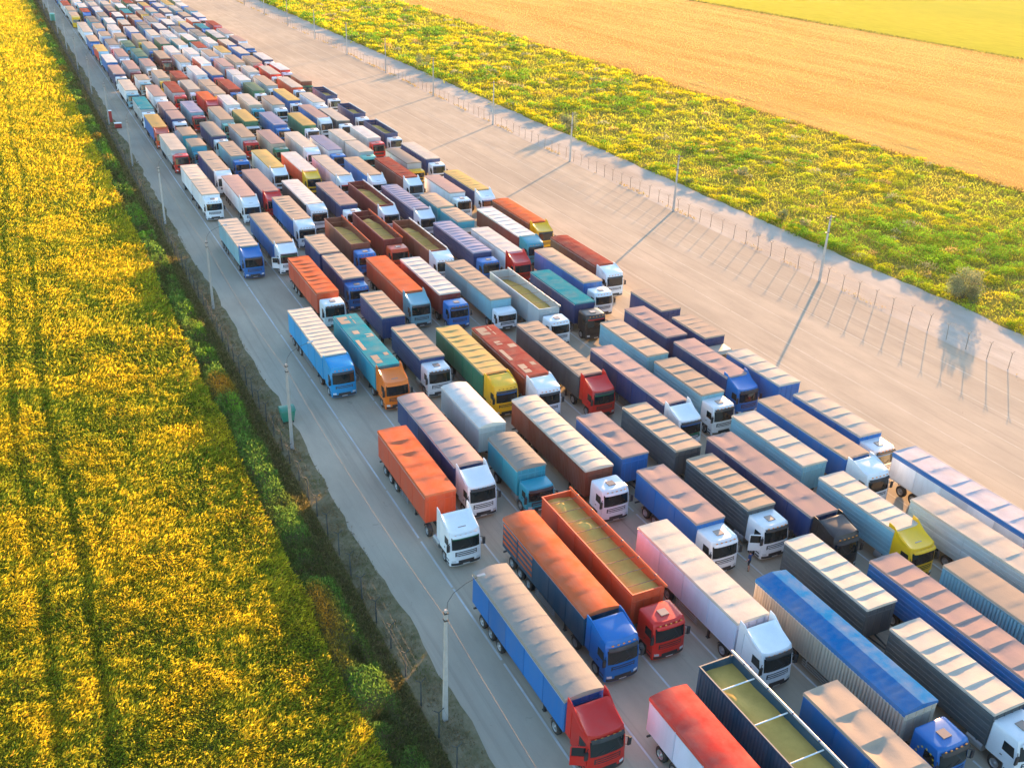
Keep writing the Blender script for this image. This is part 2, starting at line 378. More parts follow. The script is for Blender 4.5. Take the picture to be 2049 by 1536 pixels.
    CM['plate', st] = mb.mesh('number_plate', [M['plate']])
    mb = MB(); zb_ = CAB[st]['zf'] - .08
    for x in (-.8, -.4, 0, .4, .8): mb.box(x - .07, x + .07, yfront(x, zb_) - .03, yfront(x, zb_) + .03, zb_, zb_ + .06)
    CM['marker', st] = mb.mesh('marker_lamps', [M['amber']])
for st in 'HJ':
    L = 2.25
    for sgn in (-1, 1):
        zb = CAB[st]['zb']; pts = [(.75, 3.06 if st == 'H' else 3.3), (1.5, 3.34 if st == 'H' else 3.55), (L + .05, zb + (.30 if st == 'H' else .12)), (L + .50, zb + (.36 if st == 'H' else .14)), (L + .50, 1.25), (L - .05, 1.25), (L - .05, zb - .25), (1.2, 2.95)]
        pts = pts[::-1] if sgn < 0 else pts
        xa, xb = sgn * 1.236, sgn * 1.175; n_ = len(pts); mb = MB()
        mb.add([(xa, a_, b_) for a_, b_ in pts] + [(xb, a_, b_) for a_, b_ in pts], [tuple(range(n_))[::-1], tuple(range(n_, 2 * n_))] + [(i, (i + 1) % n_, n_ + (i + 1) % n_, n_ + i) for i in range(n_)])
        CM['fairing', st, sgn] = mb.mesh('side_fairing', [M['cabW']])
# wheels
def wheel_mesh(r=.5, w=.30, n=18):
    mb = MB(); prof = [(-w / 2, r * .60), (-w / 2, r * .90), (-w / 2 + .04, r), (w / 2 - .04, r), (w / 2, r * .90), (w / 2, r * .60)]
    P = [[(x, rr * math.cos(2 * math.pi * i / n), rr * math.sin(2 * math.pi * i / n)) for i in range(n + 1)] for x, rr in prof]
    mb.grid(P, 0, True)
    return mb.mesh('tyre', [M['rubber']])
def rim_mesh(r=.5, w=.30, n=14):
    mb = MB(); prof = [(-w / 2 - .005, r * .60), (-w / 2 + .07, r * .50), (-w / 2 + .05, r * .22), (-w / 2 - .03, r * .18), (-w / 2 - .03, .001)]
    P = [[(x, rr * math.cos(2 * math.pi * i / n), rr * math.sin(2 * math.pi * i / n)) for i in range(n + 1)] for x, rr in prof]
    mb.grid(P, 0, True); mb.grid([[(-a, b_, c) for a, b_, c in r_] for r_ in P], 0, True, flip=True)
    return mb.mesh('rim', [M['rim']])
WHEEL, RIM = wheel_mesh(), rim_mesh()
def wheels(root, ys, lod, wide=False):
    for y in ys:
        for s in (-1, 1):
            w = obj('wheel', WHEEL, root, (s * 1.06, y, .5))
            if lod < 2: obj('rim', RIM, w)
def cached(key, fn):
    if key not in CM: CM[key] = fn()
    return CM[key]
Z0, Z1, HW = 1.12, 3.60, 1.27
def tarp_mesh(L, gable, sag, bays, skirt, seed, lod, scallop=False):
    r = random.Random(seed); mb = MB()
    nu = 14 if lod == 0 else 8
    TS = [0, .2, .4, .58, .74, .85, .92] if lod == 0 else [0, .35, .7, .9] if lod == 1 else [0, .85]
    if bays >= 18: TS = [0, .5, .85]
    per = len(TS)
    nv = bays * per
    amp = [[r.uniform(.1, 1.4) for _ in range(2)] for _ in range(bays + 1)]
    yb = [0.0] + [(q + r.uniform(-.14, .14)) * L / bays for q in range(1, bays)] + [L]
    cen = [r.uniform(-.6, -.05) for _ in range(bays + 1)]
    sag *= .66 if scallop else .95; wid = [r.uniform(.6, .95) for _ in range(bays + 1)]; pk = [r.uniform(.78, .93) for _ in range(bays + 1)]
    gable *= .75
    P = []
    us = [-1 + 2 * i / nu for i in range(nu + 1)]
    for j in range(nv + 1):
        b = min(j // per, bays - 1); t = TS[j - b * per] if j < nv else 1.0; y = yb[b] + (yb[b + 1] - yb[b]) * t
        # asymmetric sag: cloth hangs from the bow and is drawn tight to the next one
        s1 = (t / pk[b]) ** 1.15 if t < pk[b] else ((1 - t) / (1 - pk[b])) ** .8
        row = []
        for u in us:
            g = gable * (1 - abs(u) ** (1.05 if bays >= 18 else 1.7))
            if scallop: wgt = (.55 + .45 * amp[b][0]) * (1 - abs(u) ** 5) * (1.1 - .25 * u)
            else: wgt = max(max(0, 1 - abs(u - cen[b] - .3 * (t - .6)) / wid[b]) * amp[b][0], .22 * amp[b][1]) * (1 - abs(u) ** 8)
            z = Z1 + .03 + g - sag * s1 * wgt
            if j % per == 0: z += .014 if sag > .015 else .005
            if 0 < j < nv: z += r.uniform(-.004, .004)
            row.append((u * (HW + .02), y, z))
        if j == 0 or j == nv:
            row = [(a, b_, c - .012) for a, b_, c in row]
        sk = skirt + r.uniform(-.012, .012)
        row = [(-(HW + .045), y, Z1 - sk)] + [(-(HW + .035), y, Z1 - .03)] + row + [(HW + .035, y, Z1 - .03), (HW + .045, y, Z1 - sk)]
        P.append(row)
    mb.grid(P, 0, True, flip=True)
    for k, yy in ((0, -.03), (nv, .03)):
        top = P[k]; low = [(a, b_ + yy, Z1 - .12) for a, b_, c in top]
        if k == 0: mb.grid([top, low], 0, False, flip=True)
        else: mb.grid([top, low], 0, False)
    me = mb.mesh('tarpaulin')
    me.set_sharp_from_angle(angle=R(15))
    return me
def panel_mesh(kind, w, h):
    """one side panel, outer face towards -x, origin at its lower front corner"""
    mb = MB()
    if kind == 'c':
        n = max(3, round(w / .26)); p = w / n; P = [[], []]
        for i in range(n):
            for f, d in ((0, 0), (.22, 0), (.36, -.05), (.86, -.05)):
                for q, z in ((0, 0), (1, h)): P[q].append((d, (i + f) * p, z))
        for q, z in ((0, 0), (1, h)): P[q].append((0, w, z))
        mb.grid(P, 0, False)
        mb.box(0, .03, 0, w, 0, h)
    elif kind == 'b':
        n = 5; s = h / n
        for i in range(n):
            z = i * s; mb.add([(0, 0, z + .02), (-.035, 0, z + .06), (-.035, 0, z + s - .06), (0, 0, z + s - .02), (0, w, z + .02), (-.035, w, z + .06), (-.035, w, z + s - .06), (0, w, z + s - .02)],
                              [(0, 1, 5, 4), (1, 2, 6, 5), (2, 3, 7, 6), (0, 3, 2, 1), (4, 5, 6, 7)])
    else:
        b_ = .025
        mb.add([(0, 0, 0), (0, w, 0), (0, w, h), (0, 0, h), (-.03, b_, b_), (-.03, w - b_, b_), (-.03, w - b_, h - b_), (-.03, b_, h - b_)],
               [(4, 7, 6, 5), (0, 4, 5, 1), (1, 5, 6, 2), (2, 6, 7, 3), (3, 7, 4, 0)])
    return mb.mesh('side_panel', [M['sideW']])
def board_mesh(L, h):
    mb = MB(); mb.add([(0, 0, 0), (-.035, 0, .035), (-.035, 0, h - .035), (0, 0, h), (0, L, 0), (-.035, L, .035), (-.035, L, h - .035), (0, L, h)],
                      [(0, 1, 5, 4), (1, 2, 6, 5), (2, 3, 7, 6), (0, 3, 2, 1), (4, 5, 6, 7)])
    return mb.mesh('board', [M['sideW']])
def cargo_box(root, y0, L, side, roof, box, gable, sag, bays, flags, lod, seed, partname):
    """a cargo body with its sides, posts and cover; y0 = front face"""
    pm = M['side' + side]
    mb = MB()
    if roof == 'grain':
        t = .06
        mb.box(-HW, HW, y0, y0 + t, Z0, Z1); mb.box(-HW, HW, y0 + L - t, y0 + L, Z0, Z1 - .001)
        mb.box(-HW, -HW + t, y0 + t, y0 + L - t, Z0, Z1 - .002); mb.box(HW - t, HW, y0 + t, y0 + L - t, Z0, Z1 - .002)
        mb.box(-HW + t, HW - t, y0 + t, y0 + L - t, Z0, Z0 + .1)
    else:
        t = .05; zt_ = Z1 - .012
        mb.box(-HW, HW, y0, y0 + t, Z0, zt_); mb.box(-HW, HW, y0 + L - t, y0 + L, Z0, zt_)
        mb.box(-HW, -HW + t, y0 + t, y0 + L - t, Z0, zt_); mb.box(HW - t, HW, y0 + t, y0 + L - t, Z0, zt_)
        mb.box(-HW + t, HW - t, y0 + t, y0 + L - t, Z0, Z1 - .5)
    body = obj(partname, mb.mesh(partname, [pm]), root)
    # chassis rails
    mb = MB(); mb.box(-.5, -.36, y0 + .2, y0 + L - .1, .82, Z0 + .001); mb.box(.36, .5, y0 + .2, y0 + L - .1, .82, Z0 + .001)
    for q in np.arange(.6, L - .3, 1.9): mb.box(-1.2, 1.2, y0 + q, y0 + q + .09, .98, Z0 + .002)
    mb.box(-1.2, 1.2, y0 + L - .1, y0 + L - .02, .5, .62)
    mb.box(-1.15, -.8, y0 + L - .02, y0 + L + .01, .95, 1.08, 1); mb.box(.8, 1.15, y0 + L - .02, y0 + L + .01, .95, 1.08, 1)
    obj('trailer_chassis', mb.mesh('trailer_chassis', [M['redframe'] if 'skirt' in flags else M['frame'], M['redlens']]), root)
    h = Z1 - Z0
    if lod < 3:
        n = max(2, round(L / (2.6 if box != 'c' else 3.3))); w = (L - .12) / n - .07
        skirt = 0 if roof == 'grain' else .14
        for s in (-1, 1):
            if box == 'b':
                nb = 6; bh = (h - .2 - skirt) / nb - .035
                me = cached(('board', round(L, 1), round(bh, 2)), lambda: board_mesh(L - .1, bh))
                for i in range(nb):
                    o = obj('board', me, body, (s * HW, y0 + .05 if s < 0 else y0 + L - .05, Z0 + .1 + i * (bh + .035)), [pm])
                    if s > 0: o.rotation_euler.z = math.pi
                n2 = n
            else:
                me = cached(('pan', box, round(w, 2), skirt), lambda: panel_mesh(box, w, h - .24 - skirt))
                for i in range(n):
                    yy = y0 + .06 + i * (w + .07) + .035
                    o = obj('side_panel', me, body, (s * HW, yy if s < 0 else yy + w, Z0 + .12), [pm])
                    if s > 0: o.rotation_euler.z = math.pi
                    if 'stripe' in flags and s < 0:
                        if i >= n - 2:
                            for q in range(4):
                                sm = cached(('stripe', round(w, 2)), lambda: MB().box(-.012, 0, 0, w - .1, 0, .2).mesh('stripe', [M['tarpo']]))
                                obj('stripe', sm, o, (-.031, .05, .3 + q * .48))
                    if side == 'C' and s < 0 and lod < 2:
                        pass
            if lod < 2 and box != 'c':
                pmh = cached(('post', skirt), lambda: MB().box(-.045, 0, -.03, .03, 0, h - .1 - skirt).mesh('post', [M['sideW']]))
                for i in range(1, n):
                    yy = y0 + .06 + i * (w + .07)
                    o = obj('post', pmh, body, (s * HW, yy, Z0 + .05), [pm])
                    if s > 0: o.rotation_euler.z = math.pi
        if lod < 2:
            # front bulkhead ribs
            mb = MB()
            for x in (-.95, -.32, .32, .95): mb.box(x - .04, x + .04, y0 - .035, y0, Z0 + .05, Z1 - .2)
            mb.box(-1.2, 1.2, y0 - .05, y0, Z1 - .62, Z1 - .55)
            obj('bulkhead_rib', mb.mesh('bulkhead_rib', [pm]), body)
    if roof == 'grain':
        r = random.Random(seed)
        ny = int(L / .35); P = []
        lump = [(r.uniform(.05, .95) * L, r.uniform(-.6, .6), r.uniform(.06, .28) * r.choice((1, 1, -.7)), r.uniform(.5, 1.6)) for _ in range(9)]
        base = Z1 - (.55 if bays > 3 else .75)
        for j in range(ny + 1):
            y = y0 + .06 + (L - .12) * j / ny; row = []
            for i in range(9):
                x = -HW + .06 + (2 * HW - .12) * i / 8
                z = base + .12 * (1 - (x / HW) ** 2) + r.uniform(-.015, .015)
                for (ly, lx, a, wd) in lump: z += a * math.exp(-((y - y0 - ly) / wd) ** 2 - ((x - lx) / .8) ** 2)
                if bays == 1: z -= .5 * max(0, 1 - (y - y0) / 2.5) + .55 * max(0, (y - y0 - L + 3.5) / 3.5)
                if bays == 2: z -= .65 * max(0, (y - y0 - L + 4.5) / 4.5)
                row.append((x, y, z))
            P.append(row)
        mb = MB(); mb.grid(P, flip=True); obj('grain_load', mb.mesh('grain_load', [M['grain']]), body)
        mb = MB(); tr = .045
        for x in (-HW, HW): mb.box(x - tr, x + tr, y0 - .03, y0 + L + .03, Z1, Z1 + .07)
        mb.box(-HW + tr, HW - tr, y0 - .03, y0 + .06, Z1, Z1 + .069); mb.box(-HW + tr, HW - tr, y0 + L - .06, y0 + L + .03, Z1, Z1 + .069)
        obj('top_rail', mb.mesh('top_rail', [M['alu'] if side in 'SG' else pm]), body)
        nb = 9 if bays > 8 else 4
        bm_ = cached(('bar', 'w' if 'white' in flags else 'r'), lambda: MB().tube((-HW + .04, 0, 0), (HW - .04, 0, 0), .045 if 'white' in flags else .03, n=6).mesh('crossbar', [M['cabW'] if 'white' in flags else M['rust']]))
        for i in range(nb): obj('crossbar', bm_, body, (0, y0 + L * (i + .7) / (nb + .4), Z1 - .06))
        mb = MB(); mb.tube((HW - .02, y0 - .25, Z1 + .16), (HW - .02, y0 + L + .2, Z1 + .19), .085, n=10)
        ro = obj('rolled_tarpaulin', mb.mesh('rolled_tarpaulin', [M['tarpo'] if side in 'ODM' and 'pipe' in flags else M['alu']]), body)
        st_ = cached('strap', lambda: MB().tube((0, -.04, 0), (0, .04, 0), .095, n=10).mesh('strap', [M['sideN']]))
        if lod < 2:
            for i in range(6): obj('strap', st_, ro, (HW - .02, y0 + L * (i + .5) / 6, Z1 + .16 + .03 * (i + .5) / 6))
    else:
        skirt = {'s': .24, 'g': .22, 'o': .24, 'b': .3, 'r': .2, 'x': .3}.get(roof, .13)
        me = tarp_mesh(L + .04, gable, sag, bays, skirt, seed, min(lod, 2), box == 'b' or roof in 'cwx')
        me.materials.append(M['tarp' + roof])
        t = obj('tarpaulin', me, root, (0, y0 - .02, 0))
        if 'patch' in flags:
            for (u0, v0, w_, l_) in ((-.9, .05, .9, 1.9), (.5, .16, .6, .7), (-1.1, .30, .5, 2.6), (.3, .52, 1.0, .8), (-.7, .60, .8, .9), (-1.1, .82, 1.3, 1.9), (.3, .8, .14, 2.2)):
                mb = MB(); mb.box(u0, u0 + w_ * .8, v0 * L, v0 * L + l_, Z1 + .045, Z1 + .056); obj('patch', mb.mesh('patch', [M['tarpt']]), t)
        if roof == 'x':
            mb = MB()
            for s in (-1, 1): mb.box(*sorted((s * (HW + .05), s * (HW + .065))), y0 - .02, y0 + L + .02, Z1 - .42, Z1 - .02)
            obj('trim_band', mb.mesh('trim_band', [M['sideB']]), t, (0, -y0 + .02, 0))
        if lod < 2:
            # ratchet rail under the cover edge
            mb = MB()
            for s in (-1, 1): mb.tube((s * (HW + .05), y0, Z1 - skirt - .02), (s * (HW + .05), y0 + L, Z1 - skirt - .02), .018, n=5)
            obj('cover_rail', mb.mesh('cover_rail', [M['alu']]), body)
    return body
ORD = ['first', 'second', 'third', 'fourth', 'fifth', 'sixth', 'seventh', 'eighth', 'ninth', 'tenth']
TRUCKS = []
def truck(lane, xo, yf, L, rear, side, roof, cab, st, box, gable, sag, bays, flags, seed):
    combo = rear is not None
    cabgap = 1.9 if st == 'O' else (2.15 if combo else 2.9)
    if flags == 'gap': cabgap = 5.0
    y_front = yf - cabgap
    if st == 'H' and seed % 3 == 1: st = 'J'
    lod = 0 if y_front < 75 else 1 if y_front < 150 else 2 if y_front < 300 else 3
    X = LANE0 + PITCH * lane + xo + HW
    rname = 'lorry_with_trailer' if combo else 'articulated_lorry'
    root = empty(rname, (X, y_front, 0), R(random.Random(seed).uniform(-.25, .25)))
    cm = M['cab' + cab]
    c = CAB[st]
    cb = obj('cab', CM['cab', st], root, None, [cm])
    obj('windshield', CM['windshield', st], cb); 
    for s in (-1, 1): obj('side_window', CM['side_window', st, s], cb)
    if st in 'HJ':
        for s in (-1, 1): obj('side_fairing', CM['fairing', st, s], cb, None, [cm])
    if lod < 3:
        obj('grille', CM['grille', st], cb); obj('bumper', CM['bumper', st], cb); obj('intake', CM['intake', st], cb)
        for s in (-1, 1): obj('mirror', CM['mirror', st, s], cb)
        obj('sun_visor', CM['visor', st], cb, None, [M['plastic'] if seed % 3 else cm])
        for s in (-1, 1): obj('headlight', CM['headlight', st, s], cb)
        if st == 'L' or (st == 'H' and seed % 3 == 0): obj('roof_hatch', CM['hatch', st], cb)
    if lod < 2:
        obj('grille_slats', CM['slat', st], cb, None, [cm]); obj('wiper', CM['wiper', st], cb)
        if seed % 4 == 2: obj('windshield_reflection', CM['reflection_strip', st], cb, None, [M['cab' + 'BREK'[seed % 5 % 4]]])  # reflection put in as a plain coloured strip on some cabs
        obj('number_plate', CM['plate', st], cb)
        for s in (-1, 1): obj('door_step', CM['step', st, s], cb)
        if st != 'O': obj('marker_lamps', CM['marker', st], cb)
        for s in (-1, 1):
            if 'open' in flags and s < 0:
                # left door swung out on its front hinge, dark panel on the cab wall stands in for the shaded interior
                mb = MB(); mb.box(-.06, 0, 0, .94, 1.06, 1.76, 0); mb.box(-.06, 0, 0, .07, 1.76, 2.5, 0); mb.box(-.06, 0, .87, .94, 1.76, 2.45, 0); mb.box(-.06, 0, .07, .87, 2.42, 2.49, 0); mb.box(-.04, -.02, .07, .87, 1.76, 2.42, 1)
                d = obj('door', mb.mesh('open_door', [M['cabW'], M['glass']]), cb, (-1.25, .3, 0), [cm, M['glass']]); d.rotation_euler.z = R(62)
                d['label'] = 'cab door swung wide open'
                mb = MB(); mb.box(-1.262, -1.25, .34, 1.2, 1.08, 1.78); obj('opening_shade_panel', mb.mesh('opening_shade_panel', [M['plastic']]), cb)
            else: obj('door', CM['door', st, s], cb, None, [cm, M['plastic']])
    if flags == 'stars':
        sm = MB(); pts = [(0, .085 * (1 if i % 2 == 0 else .42) * math.sin(math.pi * i / 5 + math.pi / 2 * 0), .085 * (1 if i % 2 == 0 else .42) * math.cos(math.pi * i / 5)) for i in range(10)]
        sm.add([(-.004, b_, c_) for a, b_, c_ in pts] + [(.01, b_, c_) for a, b_, c_ in pts], [tuple(range(10)), tuple(range(10, 20))[::-1]] + [(i, 10 + i, 10 + (i + 1) % 10, (i + 1) % 10) for i in range(10)])
        sm = sm.mesh('star', [M['starcol']])
        for i in range(12):
            a = 2 * math.pi * i / 12; obj('star', sm, cb, (-1.268, 1.05 + .62 * math.sin(a), 1.95 + .62 * math.cos(a)))
    if 'greenlow' in flags:
        obj('lower_front_panel', cached(('lower', st), lambda: panel_front(-1.13, 1.13, .62, 1.72, .008, 9, 4, name='lower_front', m=M['cabE'])), cb)
    # running gear of the vehicle with the cab
    y_end = (yf - y_front) + (L - .3 if combo or st == 'O' else 3.1)
    mb = MB(); mb.box(-.45, -.33, .5, y_end, .72, .95); mb.box(.33, .45, .5, y_end, .72, .95); mb.box(-.33, .33, 1.2, 1.4, .6, .8)
    if not combo: mb.box(-.5, .5, cabgap + .5, cabgap + 1.6, .95, 1.1)
    obj('chassis', mb.mesh('chassis', [M['redframe'] if (cab in 'RO' or seed % 4 == 0) else M['frame']]), root)
    drive = cabgap + (1.1 if not combo else L - 1.6)
    if flags == 'gap': drive = cabgap - .15
    ax = [1.35, drive] if not combo else [1.35, drive, drive - 1.3] if L > 7.5 else [1.35, drive]
    wheels(root, ax, lod)
    if lod < 3:
        for s in (-1, 1):
            tk = cached(('tank', s), lambda: MB().tube((s * .98, 0, .72), (s * .98, 1.15, .72), .31, n=14).mesh('fuel_tank', [M['alu']]))
            ty = c['L'] + .12
            if drive - .6 > ty + 1.15: obj('fuel_tank', tk, root, (0, ty, 0))
            def mud():
                m_ = MB(); P = [[(x, .56 * math.cos(a), .5 + .58 * math.sin(a)) for x in sorted((s * .88, s * 1.24))] for a in np.linspace(R(15), R(165), 8)]
                m_.grid(P, smooth=True); return m_.mesh('mudguard', [M['plastic']])
            for q in ax[1:2]: obj('mudguard', cached(('mud', s), mud), root, (0, q, 0))
    if lod < 2 and not combo:
        mb = MB(); mb.tube((-.55, c['L'] + .2, .95), (-.55, c['L'] + .2, 2.5), .07, n=8); mb.path([(-.2, c['L'], 1.6), (0, c['L'] + .4, 1.3), (.2, cabgap - .06, 1.7)], .025)
        obj('exhaust_and_hoses', mb.mesh('exhaust_and_hoses', [M['frame']]), root)
    # cargo
    yb = yf - y_front
    cargo_box(root, yb, L, side, roof, box, gable, sag, bays, flags, lod, seed, 'cargo_body' if combo else 'trailer')
    if not combo and st != 'O':
        yr = yb + L
        wheels(root, [yr - 1.5, yr - 2.85, yr - 4.2], lod)
        if lod < 3:
            mb = MB(); mb.box(-.95, -.83, yb + 2.9, yb + 3.05, .05, Z0); mb.box(.83, .95, yb + 2.9, yb + 3.05, .05, Z0); mb.box(-1, -.78, yb + 2.85, yb + 3.1, .01, .06); mb.box(.78, 1, yb + 2.85, yb + 3.1, .01, .06)
            obj('landing_leg', mb.mesh('landing_legs', [M['frame']]), root)
            for s in (-1, 1):
                if L > 9 and seed % 4 != 1:
                    gm = cached(('guard', s, round(L, 1)), lambda: MB().box(*sorted((s * 1.2, s * 1.24)), 0, L - 9.2, .50, .56).box(*sorted((s * 1.2, s * 1.24)), 0, L - 9.2, .68, .74).box(*sorted((s * 1.2, s * 1.24)), 0, L - 9.2, .86, .92).box(*sorted((s * 1.17, s * 1.199)), .2, .3, .48, Z0).box(*sorted((s * 1.17, s * 1.199)), L - 9.6, L - 9.5, .48, Z0).mesh('side_guard', [M['alu']]))
                    obj('side_guard', gm, root, (0, yb + 3.9, 0))
    elif st == 'O' and not combo:
        wheels(root, [yb + L - 1.5], lod)
    if combo:
        ry, rl = rear; y2 = ry - y_front
        rs, rr = (side, roof)
        if 'rearG' in flags: rs, rr = 'G', 'w'
        cargo_box(root, y2, rl, rs, rr, box, gable, sag, bays, '', lod, seed + 5000, 'trailer')
        wheels(root, [y2 + 1.2, y2 + rl - 1.5], lod)
        mb = MB(); mb.path([(-.3, y2 + .3, .8), (0, yb + L - .2, .75), (.3, y2 + .3, .8)], .06); obj('drawbar', mb.mesh('drawbar', [M['frame']]), root)
    TRUCKS.append(dict(o=root, lane=lane, y=y_front, side=side, roof=roof, cab=cab, st=st, combo=combo, flags=flags, box=box))
    return root
